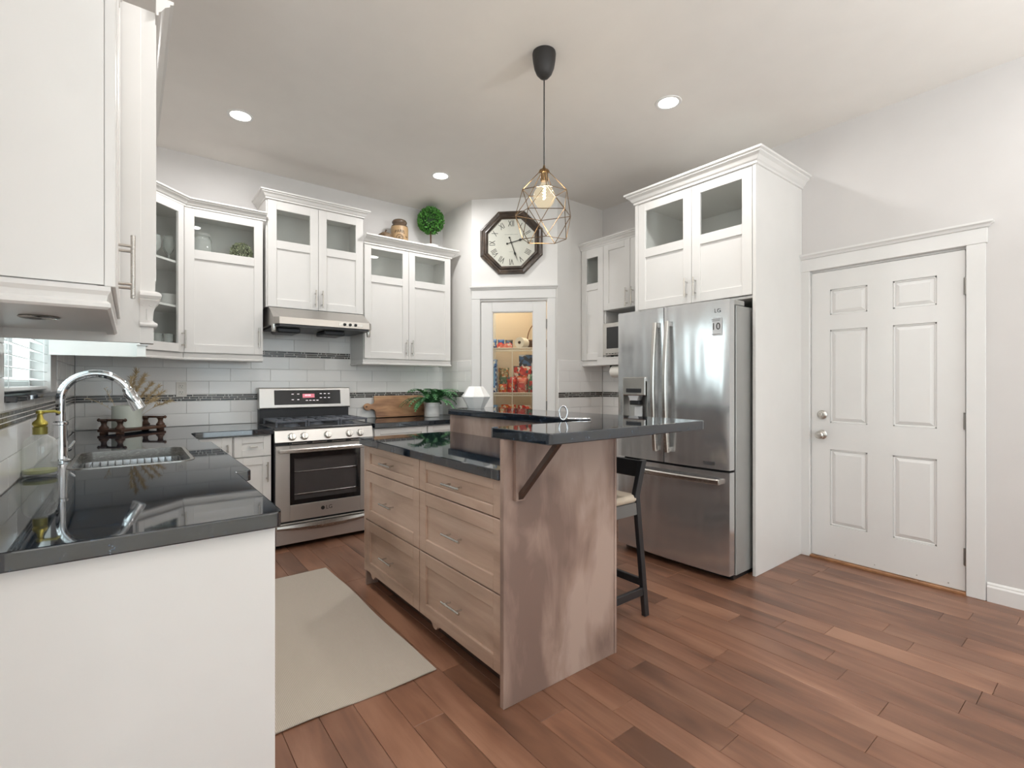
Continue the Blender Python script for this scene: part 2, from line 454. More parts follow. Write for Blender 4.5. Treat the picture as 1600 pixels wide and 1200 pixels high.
def slab(outer, holes, z0, z1):
    """mesh of a plate with holes: outline loops in xy"""
    bm = bmesh.new()
    edges = []
    for lp in [outer] + holes:
        vs = [bm.verts.new((p[0], p[1], z0)) for p in lp]
        for i in range(len(vs)): edges.append(bm.edges.new((vs[i], vs[(i + 1) % len(vs)])))
    bmesh.ops.triangle_fill(bm, use_beauty=True, edges=edges)
    g = bmesh.ops.extrude_face_region(bm, geom=list(bm.faces))
    for e in g['geom']:
        if isinstance(e, bmesh.types.BMVert): e.co.z = z1
    bmesh.ops.recalc_face_normals(bm, faces=bm.faces)
    mb = MB(); bm.verts.ensure_lookup_table(); bm.verts.index_update()
    mb.add([v.co.copy() for v in bm.verts], [tuple(v.index for v in f.verts) for f in bm.faces]); bm.free()
    return mb
def rrect(x0, x1, y0, y1, r, n=5):
    out = []
    for cx, cy, a0 in ((x1 - r, y1 - r, 0), (x0 + r, y1 - r, 90), (x0 + r, y0 + r, 180), (x1 - r, y0 + r, 270)):
        for k in range(n + 1):
            a = R(a0 + 90 * k / n); out.append((cx + r * math.cos(a), cy + r * math.sin(a)))
    return out
def text_mb(txt, size, depth=0.0005, align='CENTER'):
    """text in the local xz plane facing -y, centred"""
    c = bpy.data.curves.new('t', 'FONT'); c.body = txt; c.size = size; c.align_x = align; c.align_y = 'CENTER'; c.extrude = depth; c.resolution_u = 3
    o = bpy.data.objects.new('t', c); me = bpy.data.meshes.new_from_object(o)
    mb = MB(); mb.add([(v.co.x, -v.co.z, v.co.y) for v in me.vertices], [tuple(p.vertices) for p in me.polygons])
    bpy.data.objects.remove(o); bpy.data.curves.remove(c); bpy.data.meshes.remove(me)
    return mb
def moved(mb, M):
    r = MB(); r.v = [M @ p for p in mb.v]; r.f = mb.f; return r
# ------------------------------------------------------------------ the room shell
XL, XR, YB, CZ = -0.31, 3.87, 4.58, 3.04
T = 0.12
floor = struct('floor', MB().box(-2.72, 4.0, -3.72, 4.72, -0.10, -0.012), 'grout')
ceiling = struct('ceiling', MB().box(-2.72, 4.0, -3.72, 4.72, CZ, CZ + 0.1), 'ceiling_paint')
wall_back = struct('wall_back', MB().box(XL - T, XR + T, YB, YB + T, -0.012, CZ), 'wall_paint')
# left wall with the window opening over the sink
WY0, WY1, WZ0, WZ1 = 2.15, 3.34, 1.205, 2.10
wl = MB()
wl.box(XL - T, XL, 0.55, WY0, -0.012, CZ); wl.box(XL - T, XL, WY1, YB, -0.012, CZ)
wl.box(XL - T, XL, WY0, WY1, -0.012, WZ0 - 0.02); wl.box(XL - T, XL, WY0, WY1, WZ1, CZ)
wall_left = struct('wall_left', wl, 'wall_paint')
# right wall with the entry door opening
DY0, DY1, DH = 0.615, 1.465, 2.045
wr = MB()
wr.box(XR, XR + T, -3.72, DY0, -0.012, CZ); wr.box(XR, XR + T, DY1, YB, -0.012, CZ); wr.box(XR, XR + T, DY0, DY1, DH, CZ)
wall_right = struct('wall_right', wr, 'wall_white')
wall_pantry_left = struct('wall_pantry_left', MB().box(2.637, 2.727, 4.02, YB, -0.012, CZ), 'wall_light')
wall_pantry_right = struct('wall_pantry_right', MB().box(3.23, XR, 3.43, 3.52, -0.012, CZ), 'wall_light')
PR = math.atan2(-0.59, 0.593); PO = (2.637, 4.02, 0)
def pantry_pt(s, d, z): return (PO[0] + s * math.cos(PR) - d * math.sin(PR), PO[1] + s * math.sin(PR) + d * math.cos(PR), z)
PM = Matrix.Translation(Vector(PO)) @ Matrix.Rotation(PR, 4, 'Z')
wp = MB(); wp.M = PM
PL = 0.8365; S0, S1 = 0.085, 0.737
wp.box(0, S0, 0, 0.10, -0.012, CZ); wp.box(S1, PL, 0, 0.10, -0.012, CZ); wp.box(S0, S1, 0, 0.10, 2.055, CZ)
wall_pantry = struct('wall_pantry_front', wp, 'wall_light')
# lining of the pantry (tan)
pl = MB(); pl.box(2.73, XR - 0.004, YB - 0.006, YB, 0, CZ - 0.4); pl.box(XR - 0.006, XR, 3.53, YB, 0, CZ - 0.4)
struct('wall_pantry_lining', pl, 'pantry_paint')
struct('ceiling_pantry', MB().prism([(2.73, 4.08), (3.29, 3.52), (XR - .01, 3.53), (XR - .01, YB - .01), (2.73, YB - .01)], CZ - 0.4, CZ - 0.36), 'pantry_paint')
# the living area behind the camera, with windows added to let daylight in
struct('wall_living_front', MB().box(-2.72, XL - T, 0.55, 0.67, -0.012, CZ), 'wall_paint')
def wall_with_openings(name, fixed, lo, hi, openings, axis):
    """axis 'x': runs along x at y fixed..; 'y': runs along y at x fixed"""
    mb = MB(); cur = lo
    def bx(a, b, z0, z1):
        if b - a < 1e-4 or z1 - z0 < 1e-4: return
        if axis == 'x': mb.box(a, b, fixed, fixed + T, z0, z1)
        else: mb.box(fixed, fixed + T, a, b, z0, z1)
    for (a, b, z0, z1) in sorted(openings):
        bx(cur, a, -0.012, CZ); bx(a, b, -0.012, z0); bx(a, b, z1, CZ); cur = b
    bx(cur, hi, -0.012, CZ)
    return struct(name, mb, 'wall_paint')
wall_with_openings('wall_rear', -3.72, -2.72, 4.0, [(-1.85, 0.05, 0.70, 2.40), (1.1, 3.3, 0.02, 2.35)], 'x')
wall_with_openings('wall_living_left', -2.72, -3.60, 0.55, [(-2.4, -0.4, 0.75, 2.35)], 'y')
def plain_window(n, rot, loc, w, h, cols):
    """window standing in an opening, local x along it, z up from the sill"""
    t = thing('window_%d' % n, None, None, loc, rot, local=True, kind='structure')
    fr = MB(); f = 0.055
    fr.box(0, w, -0.04, 0.04, 0, f, .004); fr.box(0, w, -0.04, 0.04, h - f, h, .004)
    fr.box(0, f, -0.04, 0.04, f, h - f, .004); fr.box(w - f, w, -0.04, 0.04, f, h - f, .004)
    for k in range(1, cols): fr.box(w * k / cols - .025, w * k / cols + .025, -0.03, 0.03, f, h - f, .004)
    obj('window_frame', fr, 'trim_paint', t)
    for k in range(cols):
        a = w * k / cols + (f if k == 0 else .025); b = w * (k + 1) / cols - (f if k == cols - 1 else .025)
        obj('window_pane', MB().box(a, b, -0.004, 0.004, f, h - f), 'window_glass', t)
    return t
plain_window(2, 0, (-1.85, -3.66, 0.70), 1.9, 1.7, 2)
plain_window(3, 0, (1.1, -3.66, 0.02), 2.2, 2.33, 2)
plain_window(4, R(90), (-2.66, -2.4, 0.75), 2.0, 1.6, 2)

# floor planks, laid along y, each with its own edges
rnd = random.Random(11)
PW = 0.127
plank_meshes = {}
x = 0.30; row = 0; nplank = 0
while x < XR - 0.005:
    w = min(PW, XR - x)
    y = -0.35 - rnd.random() * 0.7
    ymax = 4.56 if x < 3.3 else 3.42
    if 0.9 < x < 2.62: ymax = 4.2
    while y < ymax:
        L = rnd.choice([0.45, 0.6, 0.75, 0.9, 1.05, 1.2])
        if y + L > ymax: L = ymax - y
        if L > 0.03:
            key = (round(w, 4), round(L, 3))
            if key not in plank_meshes:
                plank_meshes[key] = MB().box(0.0006, w - 0.0006, 0.0006, L - 0.0006, -0.012, 0.0, 0.0012).mesh('plank')
                plank_meshes[key].materials.append(MATS['floor_wood'])
            o = bpy.data.objects.new('plank', plank_meshes[key]); COL.objects.link(o); o.parent = floor; o.location = (x, y, 0); nplank += 1
        y += L
    x += PW; row += 1
# the floor beyond (behind the camera and under the cabinets on the left), joined
rest = MB(); x = 0.30 - PW
while x > -2.6:
    y = -3.6
    while y < (4.56 if x > XL else 0.55):
        L = rnd.choice([0.9, 1.2, 1.5]); y1 = min(y + L, 4.56 if x > XL else 0.55)
        rest.box(x + .0006, x + PW - .0006, y + .0006, y1 - .0006, -0.012, 0); y += L
    x -= PW
x = 0.30
while x < XR - .005:
    y = -3.6
    while y < -1.06: rest.box(x + .0006, min(x + PW, XR) - .0006, y + .0006, min(y + 1.2, -1.06) - .0006, -0.012, 0); y += 1.2
    x += PW
obj('plank_field', rest, 'floor_wood', floor, kind='stuff')
print('planks', nplank)

# ------------------------------------------------------------------ tiles
tile_cache = {}
def tile(parent, L, h, M):
    key = (round(L, 3), round(h, 3))
    if key not in tile_cache:
        me = MB().box(0.0008, L - 0.0008, -0.007, 0.0005, 0.0008, h - 0.0008, 0.0014).mesh('tile'); me.materials.append(MATS['tile_glaze']); tile_cache[key] = me
    o = bpy.data.objects.new('tile', tile_cache[key]); COL.objects.link(o); o.parent = parent; o.matrix_local = M
    return o
def tile_rows(parent, M0, w, rows, tl=0.30):
    """M0: frame whose x runs along the wall and y into it"""
    for k, (z0, h, shift) in enumerate(rows):
        x = -((shift * tl) % tl)
        while x < w - 0.004:
            a = max(x, 0); b = min(x + tl, w)
            if b - a > 0.012: tile(parent, round(b - a, 3), h, M0 @ Matrix.Translation((a, 0, z0)))
            x += tl
def mosaic(parent, M0, w, z0, h=0.05, n=3, rs=None):
    r = rs or random.Random(3); mb = MB(); mb.M = M0
    rh = h / n
    for k in range(n):
        x = -r.random() * .04
        while x < w:
            L = r.choice([.025, .04, .06, .08, .1, .12]); a = max(x, 0); b = min(x + L, w)
            if b - a > .006: mb.box(a + .0019, b - .0019, -0.0085, -.005, z0 + k * rh + .0017, z0 + (k + 1) * rh - .0017, .0006)
            x += L
    gb = MB(); gb.M = M0; gb.box(0, w, -.0072, 0, z0 + .0008, z0 + h - .0008); obj('mosaic_grout', gb, 'grout_light', parent)
    obj('mosaic_band', mb, 'mosaic_glass', parent, kind='stuff')
low = [(0.912, 0.096, 0.0), (1.008, 0.096, 0.5)]
up = [(1.156, 0.104, 0.0), (1.260, 0.104, 0.5), (1.364, 0.104, 0.0)]
MBk = Matrix.Translation((XL + .008, YB, 0))
tile_rows(wall_back, MBk, 2.637 - XL - .008, [(z, h, s + .33) for z, h, s in low + up])
mosaic(wall_back, MBk, 2.637 - XL - .008, 1.105)
MH = Matrix.Translation((0.87, YB, 0))
mosaic(wall_back, MH, 0.765, 1.47)
tile_rows(wall_back, MH, 0.765, [(1.522, .104, .1), (1.626, .104, .6), (1.73, .11, .1)])
ML = Matrix.Translation((XL, 1.36, 0)) @ Matrix.Rotation(R(90), 4, 'Z')
tile_rows(wall_left, ML, YB - 1.36 - .008, [(z, h, s + .2) for z, h, s in low])
mosaic(wall_left, ML, YB - 1.36 - .008, 1.105)
tile_rows(wall_left, ML, 0.78, [(z, h, s) for z, h, s in up])
tile_rows(wall_left, ML @ Matrix.Translation((0.78, 0, 0)), WY1 + .22 - 1.36 - .78, [(1.156, .028, 0)])
tile_rows(wall_left, ML @ Matrix.Translation((WY1 + .22 - 1.36, 0, 0)), YB - WY1 - .22 - .008, up)
MPL = Matrix.Translation((2.637, YB - .008, 0)) @ Matrix.Rotation(R(-90), 4, 'Z')
tile_rows(wall_pantry_left, MPL, 0.545, low + up); mosaic(wall_pantry_left, MPL, 0.545, 1.105)
MPR = Matrix.Translation((3.236, 3.43, 0))
tile_rows(wall_pantry_right, MPR, 0.626, low + up); mosaic(wall_pantry_right, MPR, 0.626, 1.105)
MRT = Matrix.Translation((XR, 3.42, 0)) @ Matrix.Rotation(R(-90), 4, 'Z')
tile_rows(wall_right, MRT, 0.93, low + up); mosaic(wall_right, MRT, 0.93, 1.105)

# ------------------------------------------------------------------ window over the sink: frame, panes, granite sill, blind
t = thing('window_1', None, None, (XL - T + 0.02, WY0, WZ0), R(90), local=True, kind='structure')
ww, wh = WY1 - WY0, WZ1 - WZ0
fr = MB(); f = 0.05
fr.box(0, ww, -.03, .03, 0, f, .004); fr.box(0, ww, -.03, .03, wh - f, wh, .004); fr.box(0, f, -.03, .03, f, wh - f, .004); fr.box(ww - f, ww, -.03, .03, f, wh - f, .004)
fr.box(ww / 2 - .02, ww / 2 + .02, -.025, .025, f, wh - f, .004)
obj('window_frame', fr, 'trim_paint', t)
obj('window_pane', MB().box(f, ww / 2 - .02, -.004, .004, f, wh - f), 'window_glass', t)
obj('window_pane', MB().box(ww / 2 + .02, ww - f, -.004, .004, f, wh - f), 'window_glass', t)
obj('window_jamb', MB().box(ww - .012, ww, -.10, -.03, 0, wh).box(0, .012, -.10, -.03, 0, wh).box(.012, ww - .012, -.10, -.03, wh - .012, wh), 'trim_paint', t)
o = obj('window_sill', MB().box(-.005, ww + .215, -0.135, .028, -.022, -.001, .003), 'black_granite', t)
b = thing('window_blind', 'white slatted blind pulled down in the window over the sink', 'blind', (XL - 0.035, WY0 + .02, WZ0), R(90), local=True)
bw = ww - .04
obj('head_rail', MB().box(0, bw, -.025, .025, wh - .06, wh - .015, .004), 'blind_white', b)
slat_mb = MB(); slat_mb.M = Matrix.Rotation(R(14), 4, 'X'); slat_mb.box(0, bw, -.024, .024, -.0012, .0012)
sm = slat_mb.mesh('slat'); sm.materials.append(MATS['blind_white'])
for k in range(18):
    o = bpy.data.objects.new('slat', sm); COL.objects.link(o); o.parent = b; o.location = (0, 0, .055 + k * .0435)
obj('bottom_rail', MB().box(0, bw, -.022, .022, .008, .026, .004), 'blind_white', b)
for q_ in (.15, bw * .5, bw - .15): obj('lift_cord', MB().cyl((q_, -.026, .02), (q_, -.026, wh - .05), .0012, 6), 'blind_white', b)

# ------------------------------------------------------------------ entry door (door_1), in the right wall: local x runs towards the camera, y into the wall
d = thing('door_1', None, None, (XR, 1.455, 0), R(-90), local=True, kind='structure')
dw, z0, z1 = 0.828, 0.02, 2.03
lf = MB(); cols = [(.119, .340), (.478, .697)]; rows = [(.248, .780), (.966, 1.617), (1.722, 1.900)]
xs = [0.002, .119, .340, .478, .697, dw - .002]
lf.box(xs[0], xs[1], 0.004, .044, z0, z1); lf.box(xs[2], xs[3], .004, .044, z0, z1); lf.box(xs[4], xs[5], .004, .044, z0, z1)
for (a, b_) in cols:
    zz = [z0, rows[0][0], rows[0][1], rows[1][0], rows[1][1], rows[2][0], rows[2][1], z1]
    for k in (0, 2, 4, 6): lf.box(a, b_, .004, .044, zz[k], zz[k + 1])
    for (c, e) in rows: lf.box(a, b_, .016, .040, c, e)
leaf = obj('door_leaf', lf, 'trim_paint', d)
for (a, b_) in cols:
    for (c, e) in rows:
        m = MB(); i = .012; j = .034
        m.add([(a + i, .0158, c + i), (b_ - i, .0158, c + i), (b_ - i, .0158, e - i), (a + i, .0158, e - i),
               (a + j, .0065, c + j), (b_ - j, .0065, c + j), (b_ - j, .0065, e - j), (a + j, .0065, e - j)],
              [(4, 5, 6, 7), (0, 1, 5, 4), (1, 2, 6, 5), (2, 3, 7, 6), (3, 0, 4, 7), (0, 3, 2, 1)])
        # sticking around the field
        s_ = .012
        for (p, q, r_, t_) in ((a, b_, c, c + s_), (a, b_, e - s_, e), (a, a + s_, c, e), (b_ - s_, b_, c, e)):
            m.box(p, q, .010, .0162, r_, t_, .003)
        obj('door_panel', m, 'trim_paint', leaf)
kn = MB(); kn.lathe([(.031, 0), (.033, -.004), (.028, -.010), (.012, -.013), (.011, -.032), (.020, -.036), (.027, -.046), (.027, -.058), (.019, -.067), (0.0, -.069)], (.070, .004, .88), 20, 'y')
obj('door_knob', kn, 'nickel', d, 40)
kn = MB(); kn.lathe([(.030, 0), (.032, -.006), (.026, -.014), (.018, -.016), (.018, -.020), (0, -.021)], (.072, .004, 1.021), 20, 'y'); kn.box(.067, .077, -.026, -.016, 1.008, 1.034, .002)
obj('deadbolt', kn, 'nickel', d, 40)
for z in (1.815, 1.021, .223):
    h = MB(); h.cyl((dw + .002, -.006, z - .05), (dw + .002, -.006, z + .05), .008, 10); h.box(dw - .010, dw + .014, .0005, .0035, z - .05, z + .05)
    obj('hinge', h, 'dark_nickel', d, 40)
obj('latch_plate', MB().box(-.004, .0015, .004, .03, .85, .91), 'nickel', d)
sw = MB()
for xx in (.15, .38, .6, .75): sw.lathe([(.004, 0), (.003, -.002), (0, -.002)], (xx, .004, .045), 8, 'y')
obj('sweep_screw', sw, 'nickel', d)
cs = MB(); cs.box(-.092, -.004, -.019, .0, 0, 2.048, .003); cs.box(dw + .004, dw + .088, -.019, .0, 0, 2.048, .003)
obj('door_casing', cs, 'trim_paint', d)
hd = MB(); hd.box(-.092, dw + .095, -.021, 0, 2.048, 2.135, .002)
hd.sweep([(-.092, 0), (-.092, -.021), (dw + .095, -.021), (dw + .095, 0)], [(0, 2.135), (.008, 2.138), (.014, 2.150), (.026, 2.158), (.026, 2.170), (0, 2.170)])
hd.box(-.092, dw + .095, -.021, 0, 2.135, 2.17)
obj('door_header', hd, 'trim_paint', d)
jb = MB(); jb.box(-.010, -.001, .0, .11, 0, 2.045); jb.box(dw + .001, dw + .012, .012, .11, 0, 2.045); jb.box(-.001, dw + .001, .012, .11, 2.034, 2.045); jb.box(-.001, dw, .046, .11, 0, 2.034)
obj('door_jamb', jb, 'trim_paint', d)
obj('threshold', MB().box(-.002, dw + .004, -.022, .10, -.002, .017, .004), 'threshold_oak', d)
bb = MB(); bb.prism([(XR, 0), (XR - .016, 0), (XR - .016, .082), (XR - .010, .092), (XR - .010, .098), (XR - .004, .106), (XR, .108)], -3.6, .535, 'xz')
struct('baseboard_right', bb, 'trim_paint')

# ------------------------------------------------------------------ pantry door (door_2): white leaf with a tall pane
d = thing('door_2', None, None, PO, PR, local=True, kind='structure')
x0, x1 = .092, .728; gx0, gx1, gz0, gz1 = .203, .603, .22, 1.938
m = MB(); m.box(x0, gx0, .002, .037, .012, 2.036, .002); m.box(gx1, x1, .002, .037, .012, 2.036, .002); m.box(gx0, gx1, .002, .037, .012, gz0, .002); m.box(gx0, gx1, .002, .037, gz1, 2.036, .002)
leaf = obj('door_leaf', m, 'trim_paint', d)
m = MB()
for (p, q, r_, t_) in ((gx0, gx0 + .008, gz0, gz1), (gx1 - .008, gx1, gz0, gz1), (gx0 + .008, gx1 - .008, gz0, gz0 + .008), (gx0 + .008, gx1 - .008, gz1 - .008, gz1)): m.box(p, q, .006, .032, r_, t_, .002)
obj('glazing_bead', m, 'trim_paint', leaf)
obj('glass_pane', MB().box(gx0 + .004, gx1 - .004, .017, .021, gz0 + .004, gz1 - .004), 'window_glass', leaf)
for z in (1.815, 1.028, .25):
    h = MB(); h.cyl((x1 + .004, -.003, z - .045), (x1 + .004, -.003, z + .045), .006, 8)
    obj('hinge', h, 'dark_nickel', d, 40)
kn = MB(); kn.lathe([(.028, 0), (.028, -.005), (.011, -.008), (.010, -.03), (.024, -.038), (.025, -.052), (.014, -.06), (0, -.061)], (.148, .002, .92), 18, 'y')
obj('door_knob', kn, 'nickel', d, 40)
cs = MB(); cs.box(.003, .086, -.018, 0, 0, 2.062, .003); cs.box(.740, .818, -.018, 0, 0, 2.062, .003)
cs.box(.086, .0895, -.004, .09, 0, 2.04); cs.box(.7345, .740, -.004, .09, 0, 2.04); cs.box(.086, .740, -.004, .09, 2.04, 2.062)
obj('door_casing', cs, 'trim_paint', d)
hd = MB(); hd.box(.003, .822, -.02, 0, 2.062, 2.16, .002)
hd.sweep([(.003, 0), (.003, -.02), (.822, -.02), (.822, 0)], [(0, 2.148), (.006, 2.152), (.012, 2.165), (.02, 2.172), (.02, 2.185), (0, 2.185)]); hd.box(.003, .822, -.02, 0, 2.16, 2.185)
obj('door_header', hd, 'trim_paint', d)
# ------------------------------------------------------------------ cabinet builders (local frame: x along the front, y into the cabinet, z up)
CROWN = [(0, 0), (.007, .002), (.007, .012), (.014, .018), (.024, .034), (.038, .044), (.038, .050), (.048, .054), (.048, .064), (0, .064)]
def bar_handle(parent, x, z, L, vertical=True, y=-.02, mat='nickel', r=.0055, off=.032, name='handle'):
    m = MB(); h = L / 2; q = L * .32
    if vertical:
        m.cyl((x, y - off, z - h), (x, y - off, z + h), r, 10); m.cyl((x, y, z - q), (x, y - off, z - q), r * .8, 8); m.cyl((x, y, z + q), (x, y - off, z + q), r * .8, 8)
    else:
        m.cyl((x - h, y - off, z), (x + h, y - off, z), r, 10); m.cyl((x - q, y, z), (x - q, y - off, z), r * .8, 8); m.cyl((x + q, y, z), (x + q, y - off, z), r * .8, 8)
    return obj(name, m, mat, parent, 40)
def shaker(parent, x0, x1, z0, z1, handle=None, gl=None, st=.062, mat='white_paint', name='door', y=-.02, midgap=.066, hl=.15, hmat='nickel'):
    m = MB(); b = .0015; y1 = y + .0195
    x0 += .0015; x1 -= .0015; z0 += .0015; z1 -= .0015
    m.box(x0, x0 + st, y, y1, z0, z1, b); m.box(x1 - st, x1, y, y1, z0, z1, b)
    m.box(x0 + st, x1 - st, y, y1, z0, z0 + st, b)
    if gl:
        m.box(x0 + st, x1 - st, y, y1, gl[1], z1, b); m.box(x0 + st, x1 - st, y, y1, gl[0] - midgap, gl[0], b); top = gl[0] - midgap
    else:
        m.box(x0 + st, x1 - st, y, y1, z1 - st, z1, b); top = z1 - st
    m.box(x0 + st - .004, x1 - st + .004, y + .010, y + .016, z0 + st - .004, top + .004)
    o = obj(name, m, mat, parent)
    if gl: obj('glass_pane', MB().box(x0 + st - .004, x1 - st + .004, y + .009, y + .013, gl[0] - .004, gl[1] + .004), 'clear_glass', o)
    if handle: bar_handle(o, handle[0], handle[1], hl, True, y, hmat)
    return o
def drawer(parent, x0, x1, z0, z1, st=.05, mat='white_paint', y=-.02, hl=.12, hx=None, shaker_=True):
    m = MB(); b = .0015; y1 = y + .0195
    x0 += .0015; x1 -= .0015; z0 += .0015; z1 -= .0015
    m.box(x0, x0 + st, y, y1, z0, z1, b); m.box(x1 - st, x1, y, y1, z0, z1, b)
    m.box(x0 + st, x1 - st, y, y1, z0, z0 + st, b); m.box(x0 + st, x1 - st, y, y1, z1 - st, z1, b)
    m.box(x0 + st - .004, x1 - st + .004, y + .010, y + .016, z0 + st - .004, z1 - st + .004)
    o = obj('drawer', m, mat, parent)
    bar_handle(o, (x0 + x1) / 2 if hx is None else hx, (z0 + z1) / 2, hl, False, y, 'nickel')
    return o
def carcass(parent, w, d, z0, z1, shelves=(), mat='white_paint', th=.016, divider=None):
    m = MB()
    m.box(0, th, 0, d, z0, z1); m.box(w - th, w, 0, d, z0, z1); m.box(th, w - th, 0, d, z0, z0 + th); m.box(th, w - th, 0, d, z1 - th, z1); m.box(th, w - th, d - .008, d, z0 + th, z1 - th)
    for s in shelves: m.box(th, w - th, .004, d - .008, s - th, s)
    return obj('carcass', m, mat, parent)
def light_rail(parent, path, z1, h=.055):
    m = MB(); m.sweep(path, [(-.018, z1 - h), (.002, z1 - h), (.010, z1 - h + .006), (.011, z1 - h + .016), (.005, z1 - h + .022), (.005, z1 - .008), (.002, z1), (-.018, z1)])
    return obj('light_rail', m, 'white_paint', parent)
def crown(parent, path, z, sc=1.0):
    m = MB(); m.sweep(path, [(o * sc, z + q * sc) for o, q in CROWN])
    return obj('crown_molding', m, 'white_paint', parent)

# --- upper cabinets on the back wall
YF = 4.27
D_ = YB - YF - .001
t = thing('wall_cabinet', 'white wall cabinet left of the range hood, boxwood ball behind its glass', 'cabinet', (.306, YF, 0), local=True)
w = .522
carcass(t, w, D_, 1.465, 2.53, (2.200,))
shaker(t, .003, w, 1.467, 2.523, (w - .032, 1.60), (2.222, 2.463), hl=.15)
light_rail(t, [(0, 0), (w, 0)], 1.465); crown(t, [(-.0, -.018), (w + .02, -.018)], 2.522)

t = thing('hood_cabinet', 'taller white cabinet with two half-glazed doors right above the range hood', 'cabinet', (.852, YF, 0), local=True)
w = .79
carcass(t, w, D_, 1.852, 2.715, (2.385,))
shaker(t, .008, w / 2 + .005, 1.854, 2.706, (w / 2 - .022, 1.95), (2.392, 2.636), st=.066, hl=.14)
shaker(t, w / 2 + .005, w - .004, 1.854, 2.706, (w / 2 + .034, 1.95), (2.392, 2.636), st=.066, hl=.14)
crown(t, [(0, D_), (0, -.018), (w, -.018), (w, D_)], 2.71)

t = thing('wall_cabinet', 'white two-door cabinet under the round topiary and jar, beside pantry', 'cabinet', (1.645, YF, 0), local=True)
w = .895
carcass(t, w, D_, 1.465, 2.50, (2.200,))
shaker(t, .004, w * .487, 1.467, 2.49, (w * .487 - .03, 1.575), (2.222, 2.457), hl=.15)
shaker(t, w * .487, w - .003, 1.467, 2.49, (w * .487 + .03, 1.575), (2.222, 2.457), hl=.15)
light_rail(t, [(0, D_), (0, 0), (w, 0), (w, .2)], 1.465); crown(t, [(0, -.018), (w, -.018), (w, D_)], 2.49, 1.3)

# --- diagonal corner cabinet with the long glazed door
t = thing('corner_wall_cabinet', 'diagonal white corner cabinet with full-length glass door and glassware', 'cabinet', (.018, 3.97, 0), R(45), local=True)
# local: front edge runs x 0..0.396 ; world corners turned into the local frame
MI = (Matrix.Translation((.018, 3.97, 0)) @ Matrix.Rotation(R(45), 4, 'Z')).inverted()
def lc(p): q = MI @ Vector((p[0], p[1], 0)); return (q.x, q.y)
e = .002
pent = [lc(p) for p in ((XL + e, YB - e), (.304, YB - e), (.304, YF - .004), (.018 + .01, 3.978), (XL + e, 3.97))]
m = MB()
for (a, b_) in ((1.465, 1.483), (1.785, 1.800), (2.100, 2.115), (2.512, 2.53)): m.prism(pent, a, b_)
a, b_, c_, d_, f_ = pent
def wallstrip(m, p, q, th, z0, z1):
    p = Vector(p); q = Vector(q); dd = (q - p).normalized(); n = Vector((dd.y, -dd.x)) * th
    m.prism([tuple(p), tuple(q), tuple(q + n), tuple(p + n)], z0, z1)
cen = (sum(p[0] for p in pent) / 5, sum(p[1] for p in pent) / 5)
for (p, q) in ((a, b_), (b_, c_), (d_, f_), (f_, a)):
    dd = (Vector(q) - Vector(p)).normalized(); n = Vector((dd.y, -dd.x)); s_ = .012 if n.dot(Vector(cen) - Vector(p)) > 0 else -.012
    wallstrip(m, p, q, s_, 1.465, 2.53)
obj('carcass', m, 'white_paint', t)
fw = .396
m = MB(); yb = -.002
z0, z1 = 1.467, 2.523
m.box(.018, .058, yb - .02, yb, z0, z1, .0015); m.box(fw - .058, fw - .008, yb - .02, yb, z0, z1, .0015); m.box(.058, fw - .058, yb - .02, yb, z0, z0 + .06, .0015); m.box(.058, fw - .058, yb - .02, yb, z1 - .06, z1, .0015)
dr = obj('door', m, 'white_paint', t)
obj('glass_pane', MB().box(.054, fw - .054, yb - .012, yb - .008, z0 + .056, z1 - .056), 'clear_glass', dr)
bar_handle(dr, fw - .03, 1.56, .13, True, yb - .02)
light_rail(t, [(.0, .0), (fw, .0)], 1.465); crown(t, [(-.01, -.016), (fw + .004, -.016)], 2.522)

# --- left wall: near cabinet, window surround, far cabinet
t = thing('wall_cabinet', 'large white cabinet cut off by left edge of the photo, near camera', 'cabinet', (-.045, 1.402, 0), R(90), local=True)
w = .70; dd = -.045 - XL - .001
carcass(t, w, dd, 1.460, 2.53, (1.9, 2.2))
obj('bottom_board', MB().box(.014, w - .004, .012, dd - .002, 1.432, 1.4605), 'white_paint', t)
shaker(t, .002, w / 2, 1.456, 2.523, (w / 2 - .035, 1.57), None, hl=.165)
shaker(t, w / 2, w - .004, 1.456, 2.523, (w / 2 + .035, 1.57), None, hl=.165)
m = MB(); m.sweep([(-.001, dd), (-.001, -.002), (w, -.002)], [(-.016, 1.405), (.004, 1.405), (.010, 1.410), (.010, 1.418), (.003, 1.424), (.005, 1.436), (.010, 1.445), (.010, 1.455), (-.016, 1.455)])
obj('light_rail', m, 'white_paint', t)
obj('underside', MB().box(.012, w - .004, .010, dd - .002, 1.412, 1.432), 'white_paint', t)
m = MB(); m.lathe([(.036, 1.4125), (.040, 1.409), (.034, 1.406), (.028, 1.409), (.027, 1.411), (0, 1.411)], (.30, .135, 0), 24); obj('puck_light', m, 'nickel', t, 40)
crown(t, [(0, dd), (0, -.018), (w, -.018)], 2.522)

